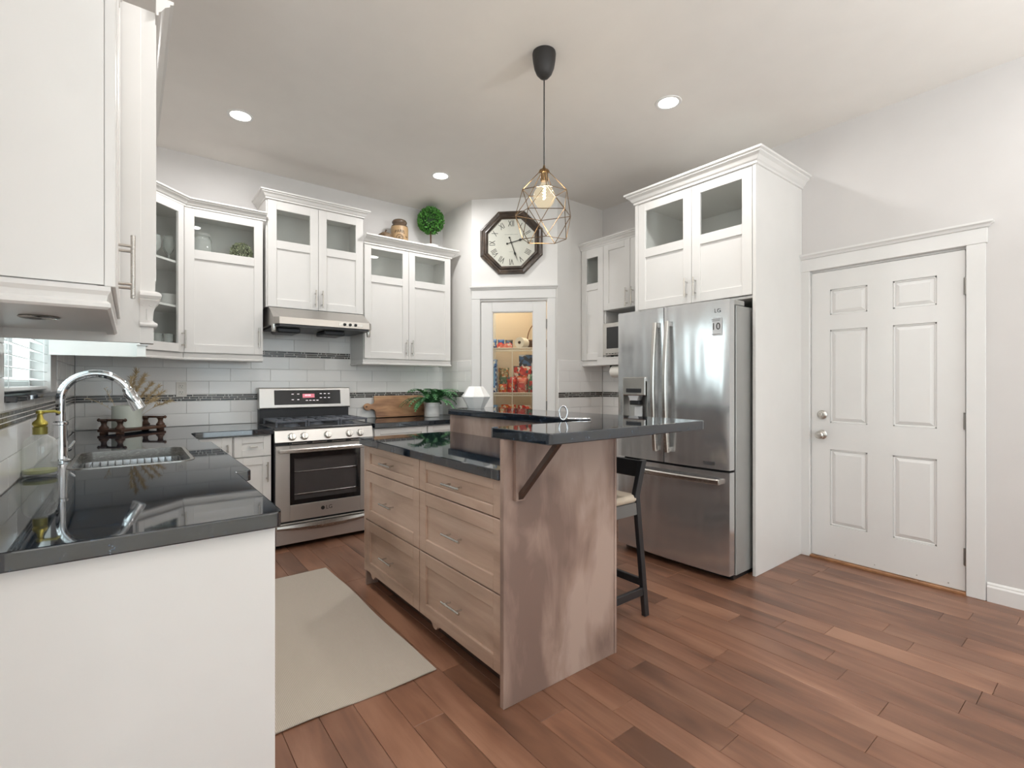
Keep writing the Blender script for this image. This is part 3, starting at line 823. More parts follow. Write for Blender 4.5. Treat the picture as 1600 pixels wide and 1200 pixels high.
t = thing('window_surround', 'white panelled surround with carved pilaster capital hanging beside the sink window', 'window surround', (0, 2.112, 0))
def pil(y0, y1):
    m = MB(); m.box(XL + .001, .030, y0, y1, 1.382, 2.535, .001)
    p = obj('side_panel', m, 'white_paint', t)
    m = MB(); yy0, yy1 = y0 - .0005, y0 + .075
    if y0 > 3: yy0, yy1 = y1 - .075, y1 + .0005
    m.box(.028, .066, yy0 + .001, yy1 - .003, 1.382, 1.437)
    m.box(.028, .062, yy0 + .002, yy1 - .004, 1.437, 1.562)
    m.sweep([(.027, yy0 + .002), (.062, yy0 + .002), (.062, yy1 - .004), (.027, yy1 - .004)], [(-.004, 1.437), (.008, 1.437), (.014, 1.441), (.015, 1.446), (.013, 1.451), (.006, 1.455), (.002, 1.460), (.002, 1.478), (.004, 1.495), (.009, 1.511), (.017, 1.524), (.021, 1.530), (.016, 1.533), (.022, 1.537), (.026, 1.545), (.024, 1.553), (.018, 1.558), (.008, 1.562), (-.004, 1.562)])
    m.box(.030, .070, yy0 + .002, yy1 - .002, 1.562, 2.535)
    for k in range(3): m.box(.070, .073, yy0 + .012 + k * .02, yy0 + .022 + k * .02, 1.60, 2.50)
    # leaf scrolls on the side of the capital
    for (cx, cz, r_) in ((.036, 1.515, .009), (.058, 1.515, .009)):
        m.tube([(cx + r_ * (1 - k / 14) * math.cos(k * .55), yy0 - .006, cz + r_ * (1 - k / 14) * math.sin(k * .55)) for k in range(12)], .0028, 6)
    m.box(.045, .049, yy0 - .004, yy0 + .003, 1.462, 1.512, .001)
    obj('pilaster', m, 'white_paint', t, 30)
pil(2.112, 2.130); pil(3.252, 3.270)
obj('valance_board', MB().box(.012, .030, 2.130, 3.252, 2.06, 2.535, .001).box(XL + .001, .012, 2.13, 3.252, 2.515, 2.535), 'white_paint', t)
crown(t, [(.074, 2.112), (.074, 3.27)][::-1] if False else [(.072, 2.10), (.072, 3.275)], 2.522, 1.05)

t = thing('wall_cabinet', 'white cabinet between the window surround and the diagonal corner cabinet', 'cabinet', (-.005, 3.272, 0), R(90), local=True)
w = .694; dd = -.005 - XL - .001
carcass(t, w, dd, 1.465, 2.53, (1.9,))
shaker(t, .002, w / 2, 1.467, 2.523, (w / 2 - .03, 1.58)); shaker(t, w / 2, w - .03, 1.467, 2.523, (w / 2 + .03, 1.58))
crown(t, [(0.004, -.018), (w, -.018)], 2.522)

# --- right wall uppers: local x runs towards the camera
t = thing('tall_wall_cabinet', 'narrow white cabinet with small glass pane beside the microwave', 'cabinet', (3.57, 3.426, 0), R(-90), local=True)
dd = XR - 3.57 - .001; w = .288
carcass(t, w, dd, 1.465, 2.565, (2.195,))
shaker(t, .003, w, 1.467, 2.556, None, (2.216, 2.468), st=.068)
light_rail(t, [(0, 0), (w, 0)], 1.465); crown(t, [(0, -.018), (w, -.018)], 2.552)
t = thing('microwave_cabinet', 'white cabinet above the microwave with open shelf below its doors', 'cabinet', (3.57, 3.138, 0), R(-90), local=True)
w = .664
carcass(t, w, dd, 1.93, 2.565, ())
shaker(t, .001, .318, 1.932, 2.556, (.285, 2.025), hl=.17); shaker(t, .318, .634, 1.932, 2.556, (.351, 2.025), hl=.17)
obj('microwave_shelf', MB().box(.0, w, -.105, dd, 1.468, 1.486, .002).box(.0, w, -.105, -.088, 1.412, 1.468, .002).box(0, .016, -.088, dd, 1.412, 1.468).box(0, .016, .002, dd, 1.486, 1.93).box(w - .016, w, -.09, dd, 1.486, 1.93).box(.016, w - .016, dd - .01, dd, 1.486, 1.93), 'white_paint', t)
crown(t, [(0, -.018), (w, -.018)], 2.552)

t = thing('fridge_cabinet', 'tall white cabinet over and around the refrigerator', 'cabinet', (3.19, 2.452, 0), R(-90), local=True)
w = .915; dd = XR - 3.19 - .001
m = carcass(t, w, dd, 1.80, 2.66, (2.27,))
obj('side_panel', MB().box(w, w + .022, -.020, dd, 0, 2.66, .0015), 'white_paint', t)
obj('side_panel', MB().box(-.016, 0, -.0, dd, 0, 1.80), 'white_paint', t)
shaker(t, .012, .478, 1.818, 2.650, (.442, 1.93), (2.29, 2.588), st=.066, hl=.135)
shaker(t, .478, w - .002, 1.818, 2.650, (.512, 1.93), (2.325 - .035, 2.588), st=.066, hl=.135)
obj('face_strip', MB().box(-.016, .011, -.02, -.0005, 1.80, 2.66), 'white_paint', t)
crown(t, [(-.016, .3), (-.016, -.020), (w + .022, -.020), (w + .022, dd)], 2.655, 1.35)

# --- base cabinets
def base_box(parent, w, d, kick=True, top=.868, mat='white_paint'):
    m = MB(); m.box(0, w, 0, d, .10, top); o = obj('carcass', m, mat, parent)
    obj('toe_kick', MB().box(.002, w - .002, .055, d, 0, .10), mat, parent)
    return o
XF = .285
def left_unit(y0, w, label, front, dep=None):
    t = thing('base_cabinet', label, 'cabinet', (front, y0, 0), R(90), local=True)
    if 'sink base' in label:
        m = MB(); D2 = front - XL - .001; m.box(0, .018, 0, D2, .10, .866); m.box(w - .018, w, 0, D2, .10, .866); m.box(.018, w - .018, 0, D2, .10, .118); m.box(.018, w - .018, D2 - .012, D2, .118, .866); m.box(.018, w - .018, 0, .018, .80, .866)
        obj('carcass', m, 'white_paint', t); obj('toe_kick', MB().box(.002, w - .002, .055, D2, 0, .10), 'white_paint', t)
    else: base_box(t, w, front - XL - .001)
    return t
t = left_unit(1.415, .685, 'white peninsula base cabinet at bottom left with plain end panel', XF)
obj('end_panel', MB().box(-.018, 0, -.016, XF - XL - .001, 0, .868, .001), 'white_paint', t)
shaker(t, .004, .34, .105, .860); shaker(t, .345, .681, .105, .860)
t = left_unit(2.102, 1.16, 'white sink base cabinet under the steel sink, doors facing the rug', XF + .05)
shaker(t, .004, .58, .105, .860, (.545, .75)); shaker(t, .58, 1.156, .105, .860, (.615, .75))
t = left_unit(3.264, .68, 'white blind corner base cabinet past the sink', XF)
shaker(t, .004, .30, .105, .860, (.265, .75))
t = thing('base_cabinet', 'narrow white base cabinet between the corner and the drawer unit', 'cabinet', (.335, 3.967, 0), local=True)
base_box(t, .24, YB - 3.967 - .002); shaker(t, .035, .237, .105, .862, (.205, .785), hl=.055)
t = thing('base_cabinet', 'white base cabinet with one drawer at the left of the range', 'cabinet', (.577, 3.967, 0), local=True)
base_box(t, .250, YB - 3.967 - .002)
drawer(t, .004, .246, .712, .862, hl=.05); shaker(t, .004, .246, .105, .708, (.218, .595), st=.055, hl=.145)
t = thing('base_cabinet', 'white base cabinet behind the island below the cutting board', 'cabinet', (1.612, 3.967, 0), local=True)
base_box(t, .50, YB - 3.967 - .002)
drawer(t, .004, .496, .712, .862); shaker(t, .004, .25, .105, .708, (.218, .60)); shaker(t, .25, .496, .105, .708, (.282, .60))
t = thing('base_cabinet', 'white base cabinet behind the island below the potted fern', 'cabinet', (2.116, 3.967, 0), local=True)
base_box(t, .516, YB - 3.967 - .002)
drawer(t, .004, .512, .712, .862); shaker(t, .004, .258, .105, .708, (.226, .60)); shaker(t, .258, .512, .105, .708, (.290, .60))

# --- worktops
CT0, CT1 = .869, .91
sink_hole = rrect(-.195, .225, 2.515, 3.105, .06)
outer = [(XL + .008, 1.372), (.292, 1.372), (.305, 1.376), (.313, 1.388), (.316, 1.40), (.316, 2.095), (.358, 2.098), (.368, 2.108), (.368, 3.25), (.360, 3.262), (.320, 3.272), (.320, 3.85), (.325, 3.89), (.345, 3.915), (.832, 3.915), (.832, YB - .009), (XL + .008, YB - .009)]
o = obj('worktop', slab(outer, [sink_hole], CT0, CT1), 'black_granite', None, None, (.0, 2.5, CT0)); bevel(o, .004, 2)
tag(o, 'polished black granite L-shaped worktop around the sink and corner', 'countertop')
o = obj('worktop', MB().box(1.608, 2.629, 3.915, YB - .009, CT0, CT1, .003), 'black_granite', None, None, (2.1, 4.2, CT0))
tag(o, 'black granite worktop under cutting board and fern, right of range', 'countertop')

# --- island
t = thing('kitchen_island', 'grey-brown wooden kitchen island with six panelled drawers', 'island', (1.45, 2.2, 0))
IX = 1.155
m = MB(); m.box(IX, 1.750, 1.511, 2.93, .10, .868); obj('carcass', m, 'island_drawer_wood', t)
obj('toe_kick', MB().box(IX + .07, 1.75, 1.511, 2.93, 0, .10), 'bracket_wood', t)
obj('end_panel', MB().box(1.120, 1.757, 1.487, 1.5105, 0, 1.028, .0015), 'island_wood', t)
obj('end_panel', MB().box(1.15, 1.757, 2.9305, 2.948, 0, .868, .0015), 'island_wood', t)
obj('pony_wall', MB().box(1.755, 1.80, 1.511, 2.948, 0, 1.028, .001), 'island_wood', t)
obj('edge_strip', MB().box(1.757, 1.772, 1.484, 1.5105, 0, 1.028, .0015), 'island_wood', t)
def isl_drawer(y0, y1, z0, z1):
    m = MB(); st = .062; b = .002; X0 = IX - .0195; X1 = IX - .0005
    y0 += .0015; y1 -= .0015; z0 += .0015; z1 -= .0015
    s2 = st if z1 - z0 > .2 else .042
    m.box(X0, X1, y0, y0 + st, z0, z1, b); m.box(X0, X1, y1 - st, y1, z0, z1, b); m.box(X0, X1, y0 + st, y1 - st, z0, z0 + s2, b); m.box(X0, X1, y0 + st, y1 - st, z1 - s2, z1, b)
    m.box(X0 + .011, X1 - .002, y0 + st - .004, y1 - st + .004, z0 + s2 - .004, z1 - s2 + .004)
    o = obj('drawer', m, 'island_drawer_wood', t)
    yc, zc = (y0 + y1) / 2, (z0 + z1) / 2; h = MB(); L = .074; q = .046
    h.cyl((X0 - .032, yc - L, zc), (X0 - .032, yc + L, zc), .006, 10)
    for s_ in (-q, q): h.cyl((X0, yc + s_, zc), (X0 - .032, yc + s_, zc), .0045, 8)
    obj('handle', h, 'handle_steel', o, 40)
for (a, b_) in ((1.513, 2.202), (2.206, 2.905)):
    isl_drawer(a, b_, .715, .866); isl_drawer(a, b_, .418, .712); isl_drawer(a, b_, .104, .415)
obj('corner_post', MB().box(IX - .019, IX, 2.907, 2.9300, .104, .868), 'island_drawer_wood', t)
# decorative ogee feet left on the lower rail
for yc in (2.05, 2.80):
    m = MB(); m.prism([(yc - .05, .105), (yc + .05, .105), (yc + .03, .098), (yc + .018, .082), (yc, .078), (yc - .012, .082), (yc - .02, .094)], IX - .016, IX + .0, 'yz')
    obj('ogee_foot', m, 'island_drawer_wood', t)
br = MB(); br.box(1.166, 1.212, 1.468, 1.4868, .79, 1.028, .001)
bk = obj('bracket', br, 'island_wood', t)
m = MB(); m.prism([(1.4675, .795), (1.4675, .822), (1.274, 1.028), (1.250, 1.028)], 1.178, 1.200, 'yz'); obj('brace', m, 'bracket_wood', bk)
o = obj('island_worktop', MB().box(1.112, 1.7545, 1.5115, 2.955, CT0, CT1, .003), 'black_granite', None, None, (1.43, 2.2, CT0))
tag(o, 'lower black granite island worktop above the drawers', 'countertop')
bar_poly = [(1.150, 1.243), (2.09, 1.243), (2.108, 1.248), (2.115, 1.262), (2.115, 2.94), (2.105, 2.952), (1.745, 2.952), (1.737, 2.944), (1.733, 1.76), (1.726, 1.70), (1.69, 1.635), (1.63, 1.598), (1.56, 1.585), (1.134, 1.580), (1.124, 1.574), (1.121, 1.560), (1.133, 1.262), (1.138, 1.248)]
o = obj('bar_countertop', slab(bar_poly, [], 1.029, 1.070), 'black_granite', None, None, (1.9, 2.0, 1.029)); bevel(o, .0035, 2)
tag(o, 'raised black granite breakfast bar top of the island', 'countertop')
# ------------------------------------------------------------------ gas range
t = thing('gas_range', 'stainless steel gas range with black window in oven door', 'range', (1.22, 4.2, 0))
x0, x1, yf = .843, 1.597, 3.955
m = MB(); m.box(x0, x1, yf, 4.50, .028, .888); m.box(x0, x1, yf + .02, 4.565, .888, .90); obj('body', m, 'dark_grey_metal', t)
obj('side_trim', MB().box(x0 - .001, x0 + .012, yf - .02, yf, .03, .79).box(x1 - .012, x1 + .001, yf - .02, yf, .03, .79), 'dark_grey_metal', t)
m = MB()
for xx in (x0 + .04, x1 - .04):
    for yy in (yf + .04, 4.44): m.lathe([(.018, 0), (.018, .01), (.012, .012), (.012, .03)], (xx, yy, 0), 10)
obj('foot', m, 'rubber', t)
# oven door with a window
dx0, dx1, z0, z1 = x0 + .006, x1 - .006, .205, .775
wx0, wx1, wz0, wz1 = .950, 1.490, .325, .735
m = MB(); y0, y1 = yf - .028, yf - .001
m.box(dx0, wx0, y0, y1, z0, z1, .003); m.box(wx1, dx1, y0, y1, z0, z1, .003); m.box(wx0, wx1, y0, y1, z0, wz0, .003); m.box(wx0, wx1, y0, y1, wz1, z1, .003)
dr = obj('oven_door', m, 'steel', t)
m = MB(); m.box(wx0, wx0 + .03, y0 + .001, y0 + .008, wz0, wz1); m.box(wx1 - .03, wx1, y0 + .001, y0 + .008, wz0, wz1); m.box(wx0 + .03, wx1 - .03, y0 + .001, y0 + .008, wz0, wz0 + .035); m.box(wx0 + .03, wx1 - .03, y0 + .001, y0 + .008, wz1 - .06, wz1)
obj('window_border', m, 'black_glass', dr)
obj('window_glass', MB().box(wx0 + .03, wx1 - .03, y0 + .002, y0 + .006, wz0 + .035, wz1 - .06), 'oven_glass', dr)
m = MB(); m.box(wx0, wx1, y1 - .006, y1 + .0005, wz0, wz1); obj('oven_cavity', m, 'oven_inside', dr)
m = MB()
for zz in (.40, .57): m.cyl((wx0 + .03, y0 + .012, zz), (wx1 - .03, y0 + .012, zz), .004, 6)
obj('oven_rack', m, 'handle_steel', dr)
m = MB(); m.box(dx0 + .012, dx1 - .012, y0 - .052, y0 - .032, .722, .752, .007); m.box(dx0 + .02, dx0 + .05, y0 - .034, y0, .724, .750, .003); m.box(dx1 - .05, dx1 - .02, y0 - .034, y0, .724, .750, .003)
obj('handle', m, 'handle_steel', dr)
tx = moved(text_mb('LG', .042), Matrix.Translation((1.238, y0 - .0008, .272))); tx.lathe([(.0, -.0006), (.015, -.0006), (.015, 0)], (1.190, y0 - .0006, .272), 16, 'y')
obj('logo', tx, 'ink_black', dr)
obj('vent_strip', MB().box(x0 + .10, x1 - .06, yf - .018, yf, .778, .796), 'black_plastic', t)
m = MB()
for k in range(4): m.box(x0 + .12 + k * .15, x0 + .23 + k * .15, yf - .021, yf - .018, .785, .790)
obj('vent_slot', m, 'handle_steel', t)
# warming drawer with a curved lip
m = MB(); m.box(dx0, dx1, y0, y1, .034, .190, .003); dw_ = obj('drawer', m, 'steel', t)
m = MB(); pts = []
n = 18
vs = []; fs = []
for k in range(n + 1):
    u = k / n; xx = dx0 + .006 + (dx1 - dx0 - .012) * u; bow = math.sin(PI * u)
    for (yy, zz) in ((y0 + .002, .186), (y0 - .020 - .012 * bow, .180), (y0 - .024 - .014 * bow, .165 - .012 * bow), (y0 - .010, .150 - .030 * bow), (y0 + .002, .150 - .032 * bow)): vs.append((xx, yy, zz))
for k in range(n):
    for q in range(5): fs.append((k * 5 + q, k * 5 + (q + 1) % 5, (k + 1) * 5 + (q + 1) % 5, (k + 1) * 5 + q))
fs.append((4, 3, 2, 1, 0)); fs.append(tuple(n * 5 + q for q in range(5)))
m.add(vs, fs); obj('drawer_lip', m, 'handle_steel', dw_, 40)
# control panel, sloped
m = MB(); m.prism([(yf + .03, .900), (yf - .012, .888), (yf - .034, .800), (yf + .0, .797), (yf + .03, .797)], x0, x1, 'yz'); bevel(obj('control_panel', m, 'steel', t), .003)
for xx in (.963, 1.052, 1.228, 1.398, 1.488):
    k = MB(); M = Matrix.Translation((xx, yf - .024, .840)) @ Matrix.Rotation(R(-14), 4, 'X'); k.M = M
    k.lathe([(.030, .001), (.030, -.004), (.026, -.006), (.0245, -.026), (.022, -.030), (0, -.0305)], (0, 0, 0), 22, 'y'); k.box(-.005, .005, -.036, -.028, -.021, .021, .002)
    obj('burner_knob', k, 'handle_steel', t, 40)
# cooktop
m = MB(); m.box(x0 + .002, x1 - .002, yf + .005, 4.475, .900, .908, .002); m.box(x0 + .002, x1 - .002, yf - .006, yf + .03, .892, .908, .003); obj('cooktop', m, 'range_enamel', t)
for (xx, yy, r_) in ((1.0, 4.08, .05), (1.0, 4.34, .04), (1.44, 4.08, .045), (1.44, 4.34, .035), (1.22, 4.21, .05)):
    k = MB(); k.lathe([(r_ * 1.2, .908), (r_ * 1.15, .916), (r_ * .9, .918), (r_ * .88, .926), (0, .929)], (xx, yy, 0), 18); obj('burner_cap', k, 'cast_iron', t, 40)
for gx0, gx1 in ((x0 + .022, 1.092), (1.097, 1.343), (1.348, x1 - .022)):
    g = MB(); zt = .956; b = .0065
    for yy in (4.0, 4.225, 4.44): g.box(gx0, gx1, yy - b, yy + b, zt - .014, zt, .002)
    for xx in (gx0 + b, (gx0 + gx1) / 2, gx1 - b): g.box(xx - b, xx + b, 4.0, 4.44, zt - .014, zt, .002)
    for k in range(6):
        yy = 4.03 + k * .075; g.box(gx0 + .03, gx0 + .075, yy - b * .8, yy + b * .8, zt - .012, zt, .002); g.box(gx1 - .075, gx1 - .03, yy - b * .8, yy + b * .8, zt - .012, zt, .002)
    for xx in (gx0 + .008, gx1 - .008):
        for yy in (4.005, 4.435): g.box(xx - .007, xx + .007, yy - .007, yy + .007, .908, zt, .002)
    obj('grate', g, 'cast_iron', t)
# backguard
obj('back_riser', MB().box(x0 + .004, x1 - .004, 4.50, 4.565, .90, 1.03), 'dark_grey_metal', t)
m = MB(); m.prism([(4.565, 1.025), (4.480, 1.025), (4.470, 1.035), (4.488, 1.198), (4.500, 1.207), (4.565, 1.207)], x0 + .0, x1 + .004, 'yz')
bg_ = bevel(obj('backguard', m, 'steel', t), .004)
def bgp(x, z, dy=0): return (x, 4.470 + (z - 1.035) / (1.198 - 1.035) * .018 - dy, z)
def bgquad(m, xa, xb, za, zb, dy0, dy1):
    a = [bgp(xa, za, dy0), bgp(xb, za, dy0), bgp(xb, zb, dy0), bgp(xa, zb, dy0), bgp(xa, za, dy1), bgp(xb, za, dy1), bgp(xb, zb, dy1), bgp(xa, zb, dy1)]
    m.add(a, [(0, 1, 2, 3), (4, 5, 6, 7), (0, 1, 5, 4), (1, 2, 6, 5), (2, 3, 7, 6), (3, 0, 4, 7)])
m = MB(); bgquad(m, .958, 1.512, 1.060, 1.184, -.002, .002); obj('control_glass', m, 'black_glass', bg_)
m = MB(); bgquad(m, 1.185, 1.285, 1.118, 1.152, .001, .003); obj('clock_display', m, 'display_pink', bg_)
m = MB()
for xx in (1.205, 1.217, 1.232, 1.244): bgquad(m, xx, xx + .008, 1.133, 1.145, .001, .0036)
for (xx, zz) in [(1.095 + i * .045, 1.148 - j * .048) for i in range(2) for j in range(2)] + [(1.21 + i * .03, 1.092) for i in range(4)] + [(1.33 + i * .035, 1.15 - j * .036) for i in range(3) for j in range(2)]: bgquad(m, xx, xx + .018, zz, zz + .005, .001, .0032)
obj('touch_marks', m, 'display_white', bg_)

# ------------------------------------------------------------------ range hood under the tall cabinet
t = thing('range_hood', 'stainless steel range hood under the tall cabinet, over the stove', 'hood', (1.24, 4.3, 1.7))
hx0, hx1 = .866, 1.630; zt = 1.849
m = MB()
a = [(hx0, 4.57, zt), (hx1, 4.57, zt), (hx1, 4.235, zt), (hx0, 4.235, zt)]
b_ = [(hx0 - .004, 4.57, 1.752), (hx1 + .004, 4.57, 1.752), (hx1 + .004, 4.06, 1.752), (hx1 - .03, 4.022, 1.752), (hx0 + .03, 4.022, 1.752), (hx0 - .004, 4.06, 1.752)]
c = [(p[0], p[1] - (.006 if p[1] < 4.1 else 0), 1.700) for p in b_]
m.add(a + b_ + c, [(0, 1, 2, 3), (3, 2, 7, 8), (2, 6, 7), (3, 8, 9), (1, 5, 6, 2), (0, 3, 9, 4), (0, 4, 5, 1)] + [(4 + i, 4 + (i + 1) % 6, 10 + (i + 1) % 6, 10 + i) for i in range(6)] + [tuple(range(10, 16))])
hb = obj('hood_body', m, 'hood_steel', t)
m = MB(); m.prism([(hx0 + .012, 4.555), (hx1 - .012, 4.555), (hx1 - .012, 4.065), (hx1 - .035, 4.032), (hx0 + .035, 4.032), (hx0 + .012, 4.065)], 1.683, 1.7005); obj('filter_panel', m, 'dark_grey_metal', hb)
for xx in (1.00, 1.36): obj('fan_housing', MB().box(xx - .085, xx + .085, 4.16, 4.40, 1.645, 1.684, .008), 'dark_grey_metal', hb)
for xx in (hx0 + .008, hx1 - .004): obj('grease_cup', MB().lathe([(.012, 1.64), (.016, 1.65), (.018, 1.70)], (xx, 4.10, 0), 12), 'handle_steel', hb, 40)
m = MB(); m.box(1.345, 1.545, 4.0155, 4.0215, 1.714, 1.738); cp = obj('control_strip', m, 'handle_steel', hb)
for k in range(3):
    q = MB(); q.lathe([(.012, 0), (.012, -.006), (.008, -.009), (0, -.0095)], (1.392 + k * .045, 4.0155, 1.726), 14, 'y'); obj('control_button', q, 'black_plastic', hb, 40)

# ------------------------------------------------------------------ french-door refrigerator (faces -x)
t = thing('refrigerator', 'stainless steel french-door refrigerator with ice dispenser', 'refrigerator', (3.35, 2.02, 0))
fy0, fy1, fym = 1.560, 2.432, 2.02
m = MB(); m.box(3.0, 3.74, fy0 - .004, fy1 - .008, .035, 1.735, .004); obj('body', m, 'fridge_side', t)
obj('base_grille', MB().box(2.99, 3.70, fy0 + .01, fy1 - .02, .006, .035), 'black_plastic', t)
m = MB()
for yy in (fy0 + .05, fy1 - .06): m.lathe([(.02, 0), (.02, .012), (.014, .014), (.014, .036)], (3.05, yy, 0), 10)
for yy in (fy0 + .05, fy1 - .06): m.lathe([(.02, 0), (.02, .012), (.014, .014), (.014, .036)], (3.65, yy, 0), 10)
obj('foot', m, 'rubber', t)
obj('hinge_cover', MB().box(2.965, 3.12, fy0 + .002, fy0 + .10, 1.735, 1.772, .006), 'fridge_side', t); obj('hinge_cover', MB().box(2.965, 3.12, fy1 - .10, fy1 - .01, 1.735, 1.772, .006), 'fridge_side', t)
def bowed(y0, y1, z0, z1, holes=None, n=16, bow=.016):
    """door whose front bows out towards -x; full-width curve from fy0 to fy1"""
    def fx(y): u = (y - fym) / ((fy1 - fy0) / 2); return 2.918 - bow * (1 - u * u)
    m = MB(); ys = [y0 + (y1 - y0) * k / n for k in range(n + 1)]
    zs = [z0, z1] if not holes else sorted({z0, z1, holes[2], holes[3]})
    if holes: ys = sorted(set([round(y, 5) for y in ys if not (holes[0] - .012 < y < holes[0] + .012 or holes[1] - .012 < y < holes[1] + .012)] + [holes[0], holes[1]]))
    e = .006
    front = {}
    vs = []; fs = []
    for i, y in enumerate(ys):
        for j, z in enumerate(zs): front[i, j] = len(vs); vs.append((fx(y) + (e if i in (0, len(ys) - 1) else 0), y, z))
    NB = len(vs)
    for i, y in enumerate(ys):
        for j, z in enumerate(zs): vs.append((2.985, y, z))
    for i in range(len(ys) - 1):
        for j in range(len(zs) - 1):
            if holes and holes[0] - 1e-4 <= ys[i] and ys[i + 1] <= holes[1] + 1e-4 and holes[2] - 1e-4 <= zs[j] and zs[j + 1] <= holes[3] + 1e-4: continue
            q = (front[i, j], front[i + 1, j], front[i + 1, j + 1], front[i, j + 1]); fs.append(q); fs.append(tuple(v + NB for v in q[::-1]))
    I, J = len(ys) - 1, len(zs) - 1
    for i in range(I):
        for j in (0, J): fs.append((front[i, j], front[i + 1, j], front[i + 1, j] + NB, front[i, j] + NB))
    for j in range(J):
        for i in (0, I): fs.append((front[i, j], front[i, j + 1], front[i, j + 1] + NB, front[i, j] + NB))
    m.add(vs, fs); return m, fx
dis = (2.152, 2.376, .935, 1.262)
m, fx = bowed(fym + .003, fy1, .700, 1.768, dis); dl = obj('door', m, 'fridge_steel', t, 25)
m, fx = bowed(fy0, fym - .003, .700, 1.768); drr = obj('door', m, 'fridge_steel', t, 25)
m, fx = bowed(fy0, fy1, .045, .686); fz = obj('freezer_drawer', m, 'fridge_steel', t, 25)
# door seams/gasket behind
obj('gasket', MB().box(2.984, 3.0, fy0 + .004, fy1 - .012, .045, 1.765), 'black_plastic', t)
def vhandle(par, y, z0, z1):
    pts = []; n = 14
    for k in range(n + 1):
        u = k / n; z = z0 + (z1 - z0) * u; pts.append((fx(y) - .030 - .030 * math.sin(PI * u), y, z))
    m = MB(); vs = []; fs = []
    for (px, py, pz) in pts:
        for (dx, dy) in ((-.012, -.010), (-.012, .010), (-.006, .016), (.010, .016), (.010, -.016), (-.006, -.016)): vs.append((px + dx, py + dy, pz))
    for k in range(n):
        for q in range(6): fs.append((k * 6 + q, k * 6 + (q + 1) % 6, (k + 1) * 6 + (q + 1) % 6, (k + 1) * 6 + q))
    fs.append(tuple(range(5, -1, -1))); fs.append(tuple(n * 6 + q for q in range(6))); m.add(vs, fs)
    for z in (z0 + .02, z1 - .02): m.box(fx(y) - .040, fx(y) + .004, y - .012, y + .012, z - .016, z + .016, .003)
    obj('handle', m, 'handle_steel', par, 40)
vhandle(dl, fym + .048, .775, 1.665); vhandle(drr, fym - .048, .775, 1.665)
pts = []; n = 16; vs = []; fs = []
for k in range(n + 1):
    u = k / n; y = fy0 + .045 + (fy1 - fy0 - .09) * u; xx = fx(y) - .034 - .022 * math.sin(PI * u)
    for (dx, dz) in ((-.012, -.010), (-.012, .010), (-.004, .017), (.010, .017), (.010, -.017), (-.004, -.017)): vs.append((xx + dx, y, .628 + dz))
for k in range(n):
    for q in range(6): fs.append((k * 6 + q, k * 6 + (q + 1) % 6, (k + 1) * 6 + (q + 1) % 6, (k + 1) * 6 + q))
fs.append(tuple(range(5, -1, -1))); fs.append(tuple(n * 6 + q for q in range(6)))
m = MB(); m.add(vs, fs)
for y in (fy0 + .06, fy1 - .06): m.box(fx(y) - .044, fx(y) + .004, y - .016, y + .016, .612, .644, .003)
obj('handle', m, 'handle_steel', fz, 40)
# dispenser niche
y0, y1, z0, z1 = dis; X = fx((y0 + y1) / 2)
m = MB(); m.box(2.974, 2.980, y0, y1, z0, z1); m.box(X - .002, 2.974, y0, y0 + .006, z0, z1); m.box(X - .002, 2.974, y1 - .006, y1, z0, z1); m.box(X - .002, 2.974, y0 + .006, y1 - .006, z1 - .006, z1); m.box(X - .002, 2.974, y0 + .006, y1 - .006, z0, z0 + .008)
dn = obj('dispenser', m, 'steel', dl)
# give the niche furniture directly to the fridge so that nothing is deeper than thing > part > sub-part
m = MB(); m.box(X - .018, X + .03, y0 + .012, y1 - .012, 1.155, 1.288, .005); cpn = obj('dispenser_panel', m, 'handle_steel', t)
m = MB(); m.box(X - .0195, X - .0175, y0 + .045, y1 - .045, 1.175, 1.205); obj('dispenser_display', m, 'dark_grey_metal', cpn)
m = MB(); yc = (y0 + y1) / 2 + .01
m.add([(X - .008, yc - .05, 1.155), (X - .008, yc + .05, 1.155), (X - .004, yc + .03, 1.118), (X - .004, yc - .03, 1.118), (X + .04, yc - .05, 1.155), (X + .04, yc + .05, 1.155), (X + .04, yc + .03, 1.118), (X + .04, yc - .03, 1.118)], [(0, 1, 2, 3), (4, 5, 6, 7), (0, 1, 5, 4), (1, 2, 6, 5), (2, 3, 7, 6), (3, 0, 4, 7)])
obj('ice_chute', m, 'label_white', t)
obj('chute_base', MB().box(X + .0, X + .045, yc - .045, yc + .045, 1.085, 1.118, .006), 'dark_grey_metal', t)
m = MB(); m.box(X + .028, X + .040, yc - .05, yc + .02, .985, 1.078, .004); obj('dispenser_paddle', m, 'label_white', t)
obj('drip_tray', MB().box(X - .010, X + .05, y0 + .012, y1 - .012, .944, .962, .003), 'dark_grey_metal', t)
# sticker with the number ten, maker's logo, small plate
def yplane(mb, y, z, dx=0): return moved(mb, Matrix.Translation((fx(y) - .0014 - dx, y, z)) @ Matrix.Rotation(R(-90), 4, 'Z'))
st = MB(); st.box(-.040, .040, 0, .0008, -.062, .050); s1 = obj('warranty_sticker', yplane(st, 1.642, 1.605), 'label_white', drr)
tx = text_mb('10', .062); obj('sticker_number', yplane(tx, 1.642, 1.60, .0012), 'ink_black', t)
m = MB()
for k, (w_, z_) in enumerate(((.030, 1.646), (.026, 1.637), (.030, 1.552))): m.box(-w_, w_, 0, .0008, z_ - 1.605, z_ - 1.605 + .0022)
obj('sticker_lines', yplane(m, 1.642, 1.605, .001), 'ink_grey', t)
tx = text_mb('LG', .036); tx.lathe([(.0, -.0006), (.015, -.0006), (.015, 0)], (-.046, 0, 0), 16, 'y'); obj('logo', yplane(tx, 1.632, 1.70), 'ink_grey', drr)
